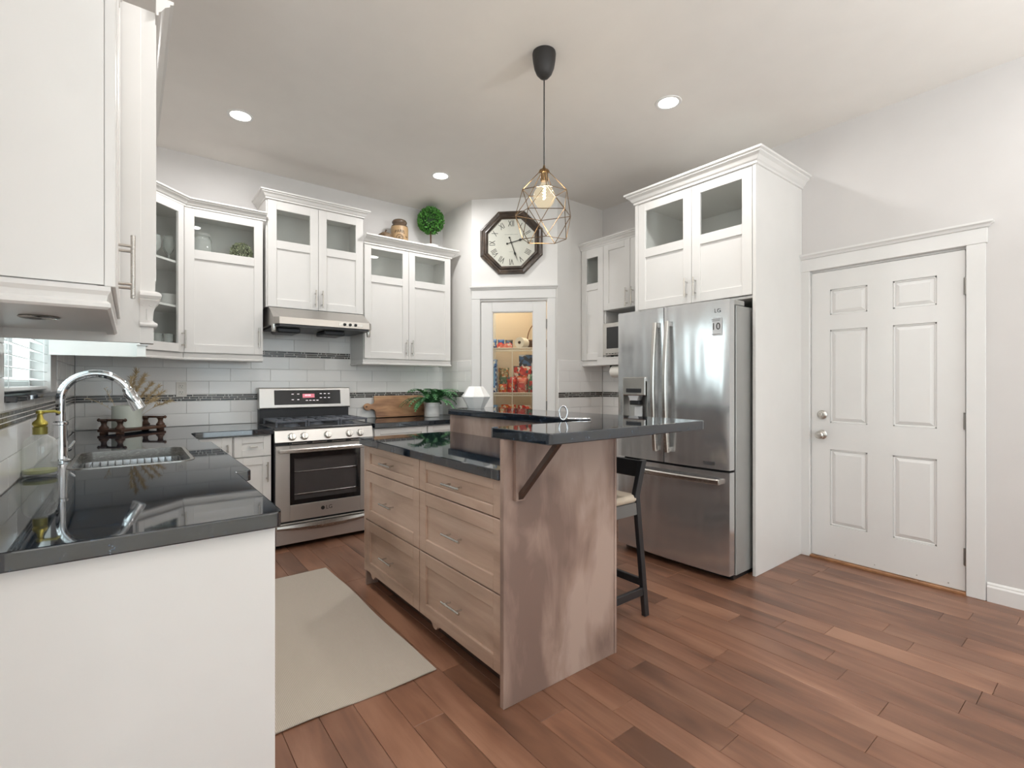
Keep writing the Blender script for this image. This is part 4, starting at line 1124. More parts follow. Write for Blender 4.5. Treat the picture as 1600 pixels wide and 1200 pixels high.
tx = MB(); tx.box(-.05, .05, 0, .002, -.010, .010); obj('energy_plate', yplane(tx, 1.70, .735), 'ink_grey', drr)

# ------------------------------------------------------------------ microwave and paper towel under the shelf
t = thing('microwave', 'small silver countertop microwave on open shelf beside refrigerator', 'microwave', (3.62, 2.82, 1.487))
m = MB(); m.box(3.47, 3.84, 2.56, 3.052, 1.498, 1.795, .006); obj('body', m, 'handle_steel', t)
m = MB(); m.box(3.447, 3.4695, 2.69, 3.054, 1.500, 1.793, .004); md = obj('door', m, 'handle_steel', t)
obj('window', MB().box(3.444, 3.448, 2.74, 3.005, 1.560, 1.755, .001), 'black_glass', md)
obj('control_panel', MB().box(3.449, 3.4695, 2.562, 2.688, 1.500, 1.793, .003), 'black_plastic', t)
m = MB()
for yy in (2.6, 3.0): m.lathe([(.014, 1.487), (.014, 1.499)], (3.52, yy, 0), 10); m.lathe([(.014, 1.487), (.014, 1.499)], (3.80, yy, 0), 10)
obj('foot', m, 'rubber', t)
m = MB()
for k in range(9): m.box(3.4455, 3.4475, 2.72 + k * .034, 2.742 + k * .034, 1.510, 1.516)
obj('trim_marks', m, 'black_plastic', md)
t = thing('paper_towel_holder', 'white paper towel roll on rack under the microwave shelf', 'paper towels', (3.56, 2.85, 1.36))
m = MB(); m.lathe([(.020, 2.72), (.055, 2.72), (.055, 3.00), (.020, 3.00)], (3.535, 0, 1.352), 22, 'y'); obj('paper_roll', m, 'paper_white', t, 40)
m = MB(); m.cyl((3.535, 2.70, 1.352), (3.535, 3.035, 1.352), .007, 8); m.box(3.523, 3.547, 3.022, 3.034, 1.345, 1.4115, .002); m.box(3.523, 3.547, 2.700, 2.712, 1.345, 1.4115, .002); m.box(3.523, 3.547, 2.700, 3.034, 1.402, 1.4115, .002); obj('rack', m, 'black_plastic', t)

# ------------------------------------------------------------------ bar stool
t = thing('bar_stool', 'black wooden bar stool with cream cushion under the bar', 'stool', (2.0, 1.82, 0))
def leg(a, b_, w=.034, d_=.026):
    m = MB(); (ax, ay, az), (bx, by, bz) = a, b_
    vs = [(ax - w / 2, ay - d_ / 2, az), (ax + w / 2, ay - d_ / 2, az), (ax + w / 2, ay + d_ / 2, az), (ax - w / 2, ay + d_ / 2, az), (bx - w / 2, by - d_ / 2, bz), (bx + w / 2, by - d_ / 2, bz), (bx + w / 2, by + d_ / 2, bz), (bx - w / 2, by + d_ / 2, bz)]
    m.add(vs, [(0, 1, 2, 3), (4, 5, 6, 7), (0, 1, 5, 4), (1, 2, 6, 5), (2, 3, 7, 6), (3, 0, 4, 7)]); return m
ya, yb_ = 1.628, 2.03
for yy in (ya, yb_):
    o = obj('leg', leg((2.178, yy, 0), (2.098, yy, .66)), 'stool_black', t); bevel(o, .003)
    o = obj('back_post', leg((2.092, yy, .645), (2.152, yy, .835), .040, .028), 'stool_black', t); bevel(o, .003)
    o = obj('leg', leg((1.838, yy, 0), (1.872, yy, .62)), 'stool_black', t); bevel(o, .003)
m = MB(); m.M = Matrix.Translation((2.146, 0, .79)) @ Matrix.Rotation(R(17), 4, 'Y'); m.box(-.010, .010, ya + .013, yb_ - .013, -.048, .042, .004); obj('backrest', m, 'stool_black', t)
m = MB(); m.box(1.85, 2.10, ya - .010, ya + .012, .555, .618, .002); m.box(1.85, 2.10, yb_ - .012, yb_ + .010, .555, .618, .002); m.box(1.85, 1.875, ya, yb_, .555, .618, .002); m.box(2.075, 2.10, ya, yb_, .555, .618, .002); obj('seat_frame', m, 'stool_grey', t)
m = MB(); m.box(1.835, 2.115, ya - .012, yb_ + .012, .618, .660, .014); o = obj('cushion', m, 'cushion', t); bevel(o, .01, 3); 
for yy in (ya, yb_): obj('stretcher', MB().box(1.845, 2.165, yy - .010, yy + .010, .118, .160, .003), 'stool_black', t)
for xx in (2.150, 1.848): obj('stretcher', MB().box(xx - .010, xx + .010, ya + .010, yb_ - .010, .165, .205, .003), 'stool_black', t)
# ------------------------------------------------------------------ sink and faucet
t = thing('sink', 'stainless steel undermount sink bowl with dark wire rack in black worktop', 'sink', (.015, 2.81, .70))
def ring(r, z, ins): return [(p[0], p[1], z) for p in rrect(-.205 + ins, .235 - ins, 2.505 + ins, 3.115 - ins, max(r - ins * .5, .03))]
lv = [ring(.07, .8685, -.010), ring(.066, .8685, .004), ring(.064, .84, .008), ring(.062, .72, .016), ring(.056, .70, .034)]
m = MB(); n = len(lv[0]); vs = [p for l in lv for p in l]; fs = []
for i in range(len(lv) - 1):
    for k in range(n): fs.append((i * n + k, i * n + (k + 1) % n, (i + 1) * n + (k + 1) % n, (i + 1) * n + k))
fs.append(tuple((len(lv) - 1) * n + k for k in range(n))); m.add(vs, fs); bw = obj('bowl', m, 'sink_steel', t, 50)
sd = bw.modifiers.new('solid', 'SOLIDIFY'); sd.thickness = .0015; sd.offset = 1
# thin bright rim lip standing just inside the cut-out
m = MB(); a = rrect(-.1945, .2245, 2.5155, 3.1045, .0595); b_ = rrect(-.181, .211, 2.529, 3.091, .054)
n = len(a); vs = [(p[0], p[1], z) for z, L in ((.866, a), (.9125, a), (.9125, b_), (.866, b_)) for p in L]; fs = []
for i in range(4):
    for k in range(n): fs.append((i * n + k, i * n + (k + 1) % n, ((i + 1) % 4) * n + (k + 1) % n, ((i + 1) % 4) * n + k))
m.add(vs, fs); obj('rim', m, 'handle_steel', t, 40)
m = MB(); m.lathe([(.0, .7005), (.025, .7005), (.045, .704), (.05, .7035), (.05, .7025)], (.015, 2.81, 0), 20); obj('drain', m, 'chrome', t, 40)
m = MB()
for k in range(14): xx = -.165 + k * .0277; m.tube([(xx, 2.60, .846), (xx, 2.60, .874), (xx, 3.02, .874), (xx, 3.02, .846)], .0018, 6)
for yy in (2.60, 2.81, 3.02): m.tube([(-.182, yy, .846), (.212, yy, .846)], .0032, 6)
obj('dish_rack', m, 'dark_grey_metal', t)

t = thing('kitchen_faucet', 'tall chrome gooseneck pull-down faucet behind the sink', 'faucet', (-.235, 2.83, .9105))
bx, by = -.232, 2.83
m = MB(); m.lathe([(.034, .9105), (.034, .916), (.027, .922), (.025, .935), (.024, .975), (.0225, 1.03), (.022, 1.065), (.026, 1.068), (.026, 1.078), (.018, 1.082)], (bx, by, 0), 24); obj('base', m, 'chrome', t, 40)
pts = [(bx, by, 1.075), (bx, by, 1.13), (bx, by, 1.175)]
rx = .115; cz = 1.178
for k in range(1, 25):
    a = PI - (PI - R(22)) * k / 24
    pts.append((bx + rx + rx * math.cos(a), by, cz + .108 * math.sin(a)))
m = MB(); m.tube(pts, .0165, 18); obj('spout', m, 'chrome', t, 60)
e = Vector(pts[-1]); dd = (Vector(pts[-1]) - Vector(pts[-2])).normalized()
m = MB(); m.tube([e - dd * .004, e, e + dd * .012, e + dd * .016, e + dd * .080, e + dd * .102], .016, 18, rr=[.0175, .019, .019, .022, .027, .0275]); obj('spray_head', m, 'chrome', t, 40)
m = MB(); m.tube([e + dd * .012, e + dd * .0165], .0215, 18); obj('spray_collar', m, 'handle_steel', t)
m = MB(); m.tube([(bx + .012, by + .012, .955), (bx + .022, by + .040, .958)], .012, 12); m.tube([(bx + .021, by + .038, .958), (bx + .038, by + .075, .985)], .006, 10); obj('lever', m, 'chrome', t, 40)

# ------------------------------------------------------------------ things on the worktop
t = thing('soap_dispenser', 'clear glass soap bottle with gold pump, nearly empty, beside the faucet', 'soap dispenser', (-.254, 2.43, .9105))
c = (-.254, 2.43, .9105)
m = MB(); m.lathe([(.0, .0), (.044, .0), (.049, .006), (.049, .105), (.046, .122), (.037, .136), (.024, .144), (.019, .149), (.019, .158)], c, 24); obj('bottle', m, 'bottle_glass', t, 40)
m = MB(); m.lathe([(0, .010), (.042, .010), (.0465, .014), (.0465, .024), (0, .024)], c, 20); obj('soap', m, 'soap_green', t, 40)
m = MB(); m.lathe([(.0205, .150), (.0205, .176), (.0, .1765)], c, 20); obj('cap', m, 'gold_dark', t, 40)
m = MB(); m.lathe([(.016, .176), (.022, .186), (.020, .194), (.010, .204), (.007, .222), (.012, .224), (.012, .234), (.0, .237)], c, 18); m.tube([(c[0], c[1], c[2] + .230), (c[0] + .040, c[1] - .006, c[2] + .231), (c[0] + .054, c[1] - .009, c[2] + .224)], .005, 8); obj('pump', m, 'gold', t, 40)

TR = math.atan2(.73, .68); TC = (.020, 4.285, .9105)
t = thing('wooden_tray', 'dark wooden riser tray with spool-post handles in the counter corner', 'tray', TC, TR, local=True)
m = MB(); m.box(-.185, .185, -.088, .088, .012, .030, .003); obj('board', m, 'dark_walnut', t)
for sx in (-1, 1):
    m = MB()
    for sy in (-1, 1):
        x, y = sx * .165, sy * .058
        m.lathe([(.022, 0), (.024, .006), (.018, .014)], (x, y, 0), 14)
        m.lathe([(.026, .030), (.027, .040), (.017, .052), (.014, .064), (.018, .078), (.026, .084), (.026, .092), (.012, .097)], (x, y, 0), 16)
    m.tube([(sx * .165, -.098, .090), (sx * .165, .098, .090)], .0075, 10)
    for sy in (-1, 1): m.lathe([(.0085, -.006), (.012, 0), (.0085, .006)], (sx * .165, sy * .094, .090), 10, 'y')
    obj('handle', m, 'dark_walnut', t, 40)
VC = (-.015, 4.28, .9410)
t = thing('flower_vase', 'pale mint cylinder vase on the tray holding dried pampas stems', 'vase', VC)
m = MB(); m.lathe([(0, 0), (.080, 0), (.084, .004), (.084, .148), (.081, .150), (.078, .148), (.078, .012), (0, .012)], VC, 32); obj('vase_body', m, 'ceramic_mint', t, 40)
r = random.Random(5)
def plume(m, base, tip, bend, n=46, fl=.045):
    base, tip, bend = Vector(base), Vector(tip), Vector(bend)
    pts = [base.lerp(tip, k / 10) + bend * (math.sin(PI * k / 10)) for k in range(11)]
    m.tube(pts, .0012, 4)
    for k in range(n):
        u = .5 + .5 * r.random(); i = min(int(u * 10), 9); p = pts[i].lerp(pts[i + 1], u * 10 - i)
        dr_ = (pts[i + 1] - pts[i]).normalized(); side = Vector((r.uniform(-1, 1), r.uniform(-1, 1), r.uniform(-.4, 1))); q = p + (dr_ * .7 + side * .8).normalized() * fl * r.uniform(.4, 1.1) + Vector((0, 0, -.008))
        w_ = Vector((r.uniform(-1, 1), r.uniform(-1, 1), r.uniform(-1, 1))).normalized() * .0022
        mid = p.lerp(q, .5) + Vector((0, 0, .005))
        m.add([p - w_, p + w_, mid + w_, mid - w_, q], [(0, 1, 2, 3), (3, 2, 4)])
for k, (tx_, ty_, tz_, n_) in enumerate([(.10, -.03, .36, 170), (.14, .05, .30, 160), (.05, .03, .39, 150), (.20, .02, .24, 130), (-.12, -.03, .27, 16), (.25, .06, .17, 90), (.02, -.07, .34, 80), (.16, -.08, .19, 120), (-.2, -.02, .20, 10), (.09, .08, .33, 140), (.18, -.03, .28, 120)]):
    m = MB(); a = r.random() * 6.28
    plume(m, (VC[0] + .03 * math.cos(a), VC[1] + .03 * math.sin(a), VC[2] + .014), (VC[0] + tx_, VC[1] + ty_, VC[2] + tz_), (0, 0, .03), n_)
    obj('pampas_stem', m, 'pampas_tan', t)

t = thing('electrical_outlet', 'white outlet plate on the tiled back wall over the tray', 'outlet', (.315, YB - .009, 1.196))
m = MB(); m.box(.280, .350, YB - .013, YB - .0075, 1.139, 1.253, .002); obj('cover_plate', m, 'outlet_white', t)
for z in (1.172, 1.220):
    m = MB(); m.box(.299, .331, YB - .0155, YB - .0125, z - .016, z + .016, .003); q = obj('socket', m, 'outlet_white', t)
    m = MB(); m.box(.307, .3095, YB - .016, YB - .0153, z + .0, z + .009); m.box(.3205, .323, YB - .016, YB - .0153, z + .0, z + .008); m.lathe([(.0025, -.0005), (.0025, 0)], (.315, YB - .0155, z - .008), 8, 'y'); obj('slots', m, 'slot_dark', q)

# cutting board leaning on the back wall
t = thing('cutting_board', 'paddle-shaped wooden cutting board leaning on the tiles', 'cutting board', (2.07, 4.50, .911), 0, local=True)
bp = [(-.205, .0), (.30, .0), (.31, .008), (.31, .205), (.30, .213), (-.205, .213), (-.213, .205), (-.213, .155), (-.225, .138), (-.245, .132)]
bp += [(-.285 + .040 * math.cos(R(a)), .107 + .034 * math.sin(R(a))) for a in range(48, 313, 12)] + [(-.245, .082), (-.225, .076), (-.213, .06), (-.213, .008)]
m = MB(); M = Matrix.Rotation(R(-14), 4, 'X'); m.M = M
hole = [(-.297 + .007 * math.cos(R(a)), .107 + .007 * math.sin(R(a))) for a in range(0, 360, 36)]
sl = slab(bp, [hole], 0, .018)
m.add([(p[0], p[2] - .009, p[1]) for p in sl.v], sl.f)
o = obj('board', m, 'acacia_wood', t); o.location = (0, .0, .003)
bevel(o, .002, 2)

# fern in a white pot
FC = (2.372, 4.335, .9105)
t = thing('potted_fern', 'green fern in round white ribbed pot beside the cutting board', 'plant', FC)
m = MB(); m.lathe([(0, 0), (.070, 0), (.074, .003), (.076, .030), (.077, .034), (.076, .038), (.078, .105), (.080, .109), (.079, .113), (.080, .140), (.077, .143), (.073, .140), (.072, .118), (0, .118)], FC, 32); obj('pot', m, 'ceramic_white', t, 40)
obj('soil', MB().lathe([(.071, .119), (.05, .124), (0, .126)], FC, 20), 'soil', t, 40)
r = random.Random(21)
for k in range(60):
    a = k / 60 * 2 * PI * 5 + r.uniform(-.25, .25); L = r.uniform(.24, .36); lift = r.uniform(.65, 1.5)
    if math.sin(a) > .3: L *= .55; lift = max(lift, .95)
    d0 = Vector((math.cos(a), math.sin(a), 0)); p = Vector(FC) + Vector((d0.x * .02, d0.y * .02, .122)); pts = [p.copy()]; ang = lift
    for s_ in range(12):
        p = p + (d0 * math.cos(ang) + Vector((0, 0, math.sin(ang)))) * L / 12; ang -= .145 + .03 * r.random(); pts.append(p.copy())
    m = MB(); m.tube(pts, .0013, 4)
    side = Vector((-d0.y, d0.x, 0))
    for i in range(2, 13):
        for s2 in (-1, 1):
            u = i / 12; ll = .042 * math.sin(PI * min(u * .85 + .12, 1)) + .008; q = pts[i] if i < 13 else pts[-1]
            tng = (pts[i] - pts[i - 1]).normalized(); tip = q + side * s2 * ll + tng * ll * .45 + Vector((0, 0, -.006)); wv = tng * .0095
            m.add([q - wv, q + wv, q.lerp(tip, .6) + wv * .8, tip, q.lerp(tip, .6) - wv * .8], [(0, 1, 2, 3, 4)])
    for v in m.v:
        if v.y > YB - .016: v.y = YB - .016
        if v.x > 2.615: v.x = 2.615
        if v.x < 2.40 and v.z < 1.135 and v.y > 4.425: v.y = 4.425
        if v.z > 1.395: v.z = 1.395
    obj('frond', m, 'fern_green', t)

# ------------------------------------------------------------------ things on the bar
GC = (1.915, 2.865, 1.0705)
m = MB(); n = 8; prof = [(.058, 0), (.102, .078), (.101, .083), (.054, .148), (.050, .151)]
m.lathe(prof, GC, n); o = obj('faceted_vase', m, 'ceramic_white', None, None, GC); tag(o, 'white faceted geometric vase on far end of the bar top', 'vase')
t = thing('ring_sculpture', 'small silver interlocked ring ornament on the near bar top', 'ornament', (1.60, 1.66, 1.0705))
m = MB(); c = Vector((1.60, 1.66, 1.0705)); e1 = Vector((.79, -.61, 0)); 
m.tube([c + e1 * (.019 * math.cos(R(a))) + Vector((0, 0, .034 + .033 * math.sin(R(a)))) for a in range(0, 360, 12)], .0045, 8, True); obj('upright_ring', m, 'chrome', t, 60)
m = MB(); m.tube([c + Vector((.075, -.012, .005)) + e1 * (.066 * math.cos(R(a))) + Vector((.61, .79, 0)) * (.026 * math.sin(R(a))) for a in range(0, 360, 12)], .0042, 8, True); obj('flat_ring', m, 'chrome', t, 60)

# ------------------------------------------------------------------ things on top of the cabinets
ZT = 2.5005
JC = (2.055, 4.40, ZT)
t = thing('ceramic_crock', 'tan ceramic crock with brown neck and lettering on cabinet top', 'crock', JC)
m = MB(); m.lathe([(0, 0), (.075, 0), (.080, .006), (.083, .06), (.083, .232), (.080, .246)], JC, 28, cap=True); obj('body', m, 'crock_body', t, 40)
m = MB(); m.lathe([(.0802, .245), (.076, .258), (.066, .266), (.064, .275), (.070, .286), (.071, .298), (.062, .312), (.045, .320), (.0, .322)], JC, 28); obj('glazed_neck', m, 'crock_glaze', t, 40)
def wrap(mb, C, rad, ang0, z):
    o = MB(); o.f = mb.f
    for v in mb.v: a = ang0 + v.x / rad; o.v.append(Vector((C[0] + (rad - v.y) * math.sin(a), C[1] - (rad - v.y) * math.cos(a), C[2] + z + v.z)))
    return o
a0 = math.atan2(-JC[0], JC[1]) * .9
tx = text_mb('PARIS', .040)
for v in tx.v: v.z -= v.x * v.x * 5.0
obj('lettering', wrap(tx, JC, .0832, a0, .192), 'ink_black', t)
m = MB(); m.tube([(.033 * math.cos(R(a)), 0, .026 * math.sin(R(a))) for a in range(0, 360, 15)], .002, 4, True); m.tube([(.012 + .012 * math.cos(R(a)), 0, .012 * math.sin(R(a))) for a in range(0, 360, 30)], .002, 4, True); m.box(-.008, -.005, -.001, .001, -.016, .016); m.box(-.022, -.004, -.001, .001, -.003, 0)
obj('emblem', wrap(m, JC, .0836, a0, .132), 'ink_black', t)
m = MB(); m.box(-.015, .015, -.001, .001, -.003, 0); m.box(-.011, .012, -.001, .001, -.012, -.009); obj('emblem_lines', wrap(m, JC, .0834, a0 + .85, .15), 'ink_black', t)
PC = (1.893, 4.36, ZT)
t = thing('decorative_pumpkin', 'small brown pumpkin ornament left of the tan crock', 'ornament', PC)
m = MB(); n = 40; prof = [(.0, .02), (.035, .0), (.060, .012), (.068, .04), (.062, .066), (.04, .082), (.012, .078)]
m.lathe(prof, (0, 0, 0), n)
for v in m.v:
    a = math.atan2(v.y, v.x); k = 1 - .10 * abs(math.cos(a * 4)) ** 6; v.x *= k; v.y *= k
m.v = [v + Vector(PC) for v in m.v]; obj('pumpkin_body', m, 'pumpkin_brown', t, 60)
m = MB(); m.tube([(PC[0], PC[1], ZT + .074), (PC[0], PC[1], ZT + .098), (PC[0] + .010, PC[1], ZT + .115)], .007, 8, rr=[.009, .006, .007]); obj('stem', m, 'stem_brown', t, 40)
PC = Vector(PC)
# raise pumpkin on a small box-like stand so it clears the molding as in the photo
m = MB(); m.lathe([(.05, .0), (.052, .004), (.03, .02), (.028, .05), (.05, .066), (.052, .072)], (PC.x, PC.y, ZT), 20); st_ = obj('pedestal', m, 'crock_glaze', t, 40)
for ch in t.children:
    if ch.name.split('.')[0] in ('pumpkin_body', 'stem'): ch.location = (0, 0, .071)
def leafball(c, rad, n, sz, seed, squash=1.0):
    r = random.Random(seed); m = MB()
    for k in range(n):
        z = r.uniform(-1, 1); a = r.uniform(0, 2 * PI); q = math.sqrt(1 - z * z); d = Vector((q * math.cos(a), q * math.sin(a), z)); rr = rad * r.uniform(.86, 1.02)
        p = Vector(c) + Vector((d.x, d.y, d.z * squash)) * rr; dd = (d + Vector((r.uniform(-1, 1), r.uniform(-1, 1), r.uniform(-1, 1))) * .9).normalized()
        s_ = dd.cross(Vector((r.uniform(-1, 1), r.uniform(-1, 1), r.uniform(-1, 1)))).normalized() * sz * .45; L = dd * sz
        m.add([p, p + L * .5 + s_, p + L, p + L * .5 - s_], [(0, 1, 2, 3)])
    return m
TC2 = (2.395, 4.40, ZT)
t = thing('topiary_ball', 'green leaf-ball topiary on a stem in white pot on cabinet top', 'topiary', TC2)
BC = (TC2[0], TC2[1], 2.885)
obj('foliage', leafball(BC, .125, 1500, .020, 3), 'leaf_boxwood', t, kind='stuff')
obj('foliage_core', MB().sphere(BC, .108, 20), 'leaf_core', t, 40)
obj('stem', MB().cyl((TC2[0], TC2[1], ZT + .05), (TC2[0], TC2[1], 2.79), .008, 10), 'stem_brown', t, 40)
m = MB(); m.lathe([(0, 0), (.055, 0), (.062, .01), (.078, .12), (.080, .132), (.072, .135), (.068, .125), (0, .122)], TC2, 24); obj('pot', m, 'ceramic_white', t, 40)

# things behind the cabinet glass
BC = (.70, 4.40, 2.2005)
o = obj('boxwood_ball', leafball((BC[0], BC[1], BC[2] + .078), .074, 800, .014, 8), 'leaf_preserved', None, None, BC); tag(o, 'grey-green boxwood ball behind glass of the upper cabinet', 'ornament')
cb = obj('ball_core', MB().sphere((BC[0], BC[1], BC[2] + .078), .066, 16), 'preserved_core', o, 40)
JG = (.43, 4.42, 2.2005)
t = thing('glass_jar', 'clear glass jar, its light reflection built as a pale lid behind glass of upper cabinet', 'jar', JG)
m = MB(); m.lathe([(0, 0), (.066, 0), (.072, .006), (.072, .135), (.062, .16), (.058, .168)], JG, 24); obj('jar_body', m, 'jar_glass', t, 40)
obj('glint', MB().lathe([(.0, .166), (.062, .166), (.064, .172), (.060, .186), (.020, .196), (0, .197)], JG, 24), 'ceramic_white', t, 40)  # solid white shape standing in for a light reflection on the jar
def corner(s, d_, z): # local frame of the corner cabinet
    M = Matrix.Translation((.018, 3.97, 0)) @ Matrix.Rotation(R(45), 4, 'Z'); p = M @ Vector((s, d_, z)); return (p.x, p.y, p.z)
for k, (s, d_) in enumerate(((.395, .105), (.455, .165), (.345, .165))):
    c = corner(s, d_, 2.1155); m = MB(); m.lathe([(0, 0), (.030, 0), (.031, .003), (.005, .007), (.004, .07), (.020, .085), (.034, .115), (.033, .165), (.030, .19), (.0285, .19), (.031, .165), (.032, .116), (.018, .088), (0, .084)], c, 18)
    o = obj('wine_glass', m, 'jar_glass', None, 40, c); tag(o, ['right front stemmed glass', 'rearmost stemmed glass', 'left stemmed glass'][k] + ' on top shelf of the glazed corner cabinet', 'glass', 'stemmed glasses in the corner cabinet')
for k, (s, d_, n_) in enumerate(((.425, .14, 4), (.30, .18, 3))):
    for q in range(n_):
        c = corner(s, d_, 1.8005 + q * .016); m = MB(); m.lathe([(0, .0), (.028, .0), (.030, .004), (.052, .034), (.056, .044), (.054, .044), (.049, .034), (.026, .008), (0, .007)], c, 20)
        o = obj('bowl', m, 'ceramic_white', None, 40, c); tag(o, 'white bowl, %s from the bottom of the %s stack in the corner cabinet' % (['first', 'second', 'third', 'fourth'][q], ['right', 'left'][k]), 'bowl', 'white bowls in the corner cabinet')
for k, (s, d_) in enumerate(((.375, .09), (.45, .155), (.33, .14))):
    c = corner(s, d_, 1.4835); m = MB(); m.lathe([(0, 0), (.028, 0), (.031, .10), (.034, .115), (.0325, .115), (.027, .006), (0, .006)], c, 18)
    o = obj('tumbler', m, 'jar_glass', None, 40, c); tag(o, ['front right', 'rear', 'left'][k] + ' clear tumbler on the bottom shelf of the corner cabinet', 'glass', 'tumblers in the corner cabinet')

# ------------------------------------------------------------------ octagonal clock on the pantry wall
t = thing('wall_clock', 'octagonal dark wood wall clock with roman numerals', 'clock', pantry_pt(.392, -.0005, 2.603), PR, local=True)
def octp(r): return [(r / math.cos(PI / 8) * math.cos(PI / 8 + k * PI / 4), r / math.cos(PI / 8) * math.sin(PI / 8 + k * PI / 4)) for k in range(8)]
prof = [(.303, 0), (.303, -.018), (.296, -.028), (.286, -.030), (.272, -.022), (.262, -.022), (.252, -.034), (.242, -.036), (.233, -.028), (.226, -.014), (.226, 0)]
m = MB(); vs = []; fs = []
for (r_, y) in prof: vs += [(p[0], y, p[1]) for p in octp(r_)]
for i in range(len(prof) - 1):
    for k in range(8): fs.append((i * 8 + k, i * 8 + (k + 1) % 8, (i + 1) * 8 + (k + 1) % 8, (i + 1) * 8 + k))
m.add(vs, fs); obj('frame', m, 'clock_wood', t)
m = MB(); m.prism(octp(.227), -.012, -.002, 'xz'); obj('face', m, 'clock_face', t)
NUM = ['XII', 'I', 'II', 'III', 'IIII', 'V', 'VI', 'VII', 'VIII', 'IX', 'X', 'XI']
for k, s_ in enumerate(NUM):
    a = R(90 - 30 * k); tm = text_mb(s_, .084)
    M = Matrix.Translation((.183 * math.cos(a), -.0126, .183 * math.sin(a))) @ Matrix.Rotation(R(30 * k), 4, 'Y') @ Matrix.Scale(.62, 4, (1, 0, 0))
    obj('numeral', moved(tm, M), 'ink_black', t)
def hand(name, deg, L, tail, w_, y):
    m = MB(); m.M = Matrix.Rotation(R(deg), 4, 'Y')
    m.prism([(-w_ * .4, -tail), (w_ * .4, -tail), (w_ * .5, 0), (w_ * .5, L * .5), (w_ * 1.6, L * .62), (w_ * .5, L * .74), (.0006, L), (-.0006, L), (-w_ * .5, L * .74), (-w_ * 1.6, L * .62), (-w_ * .5, L * .5), (-w_ * .5, 0)], y - .0012, y, 'xz')
    m.lathe([(w_ * 1.3, -.001), (w_ * 1.3, .001)], (0, y - .0006, -tail), 10, 'y'); m.lathe([(.008, -.002), (.008, .001)], (0, y - .0006, 0), 12, 'y')
    obj(name, m, 'ink_black', t)
hand('hour_hand', 75, .145, .04, .008, -.016); hand('minute_hand', 161, .185, .05, .007, -.019)
m = MB(); m.box(-.065, .065, -.0128, -.0119, .078, .0795); m.box(-.02, .02, -.0128, -.0119, -.090, -.0885); obj('face_line', m, 'ink_grey', t)
obj('glass_cover', MB().prism(octp(.2262), -.0245, -.0225, 'xz'), 'clear_glass', t)

# ------------------------------------------------------------------ pendant lamp and recessed ceiling lights
LC = Vector((1.775, 1.99, 0))
t = thing('pendant_lamp', 'black pendant lamp with open wire cage shade and globe bulb', 'lamp', (LC.x, LC.y, CZ))
m = MB(); m.lathe([(.0, CZ - .143), (.010, CZ - .142), (.024, CZ - .136), (.042, CZ - .115), (.054, CZ - .085), (.061, CZ - .045), (.064, CZ - .012), (.062, CZ - .001), (0, CZ - .001)], (LC.x, LC.y, 0), 32); obj('canopy', m, 'pendant_black', t, 40)
ZL = 2.395
obj('cord', MB().cyl((LC.x, LC.y, ZL + .03), (LC.x, LC.y, CZ - .14), .0035, 8), 'pendant_black', t, 40)
m = MB(); m.lathe([(.004, ZL + .035), (.008, ZL + .02), (.012, ZL + .012), (.026, ZL + .006), (.030, ZL - .002), (.024, ZL - .010), (.021, ZL - .012), (.021, ZL - .050), (.019, ZL - .054), (0, ZL - .054)], (LC.x, LC.y, 0), 24); obj('socket', m, 'bronze_wire', t, 40)
bz = ZL - .135
m = MB(); m.lathe([(.0135, ZL - .050), (.0145, ZL - .062), (.026, ZL - .078), (.046, ZL - .098), (.058, ZL - .122), (.060, ZL - .140), (.054, ZL - .168), (.038, ZL - .190), (.018, ZL - .200), (0, ZL - .202)], (LC.x, LC.y, 0), 28); bl = obj('bulb', m, 'bulb_glass', t, 60)
m = MB(); m.tube([(LC.x + .006 * math.cos(a * .9), LC.y + .006 * math.sin(a * .9), ZL - .075 - .075 * a / 30) for a in range(31)], .0042, 6); obj('filament', m, 'filament', bl)
rings = [(.026, -.004, 5, 18), (.125, -.105, 5, 18), (.163, -.225, 5, 54), (.125, -.365, 5, 18)]
V = [[Vector((LC.x + r_ * math.cos(R(a0 + 72 * k)), LC.y + r_ * math.sin(R(a0 + 72 * k)), ZL + z)) for k in range(n_)] for (r_, z, n_, a0) in rings]
E = []
for k in range(5):
    E += [(V[0][k], V[0][(k + 1) % 5]), (V[0][k], V[1][k]), (V[1][k], V[1][(k + 1) % 5]), (V[1][k], V[2][k]), (V[1][(k + 1) % 5], V[2][k]), (V[2][k], V[3][k]), (V[2][k], V[3][(k + 1) % 5]), (V[3][k], V[3][(k + 1) % 5]), (V[2][k], V[2][(k + 1) % 5])]
m = MB()
for a, b_ in E: m.cyl(a, b_, .0021, 6)
cg = obj('cage', m, 'bronze_wire', t, 40); cg.rotation_euler = (R(5), R(-4), 0)
# keep the tilt about the socket
cg.location = Vector((0, 0, ZL - CZ)) - (Matrix.Rotation(0, 3, 'X') @ Vector((0, 0, 0)))
for v in cg.data.vertices: v.co.z -= (ZL - CZ)
pd = bpy.data.lights.new('pendant_bulb_light', 'POINT'); pd.energy = 11; pd.color = (1.0, .90, .76); pd.shadow_soft_size = .05
po = bpy.data.objects.new('pendant_bulb_light', pd); COL.objects.link(po); po.location = (LC.x, LC.y, ZL - .13)

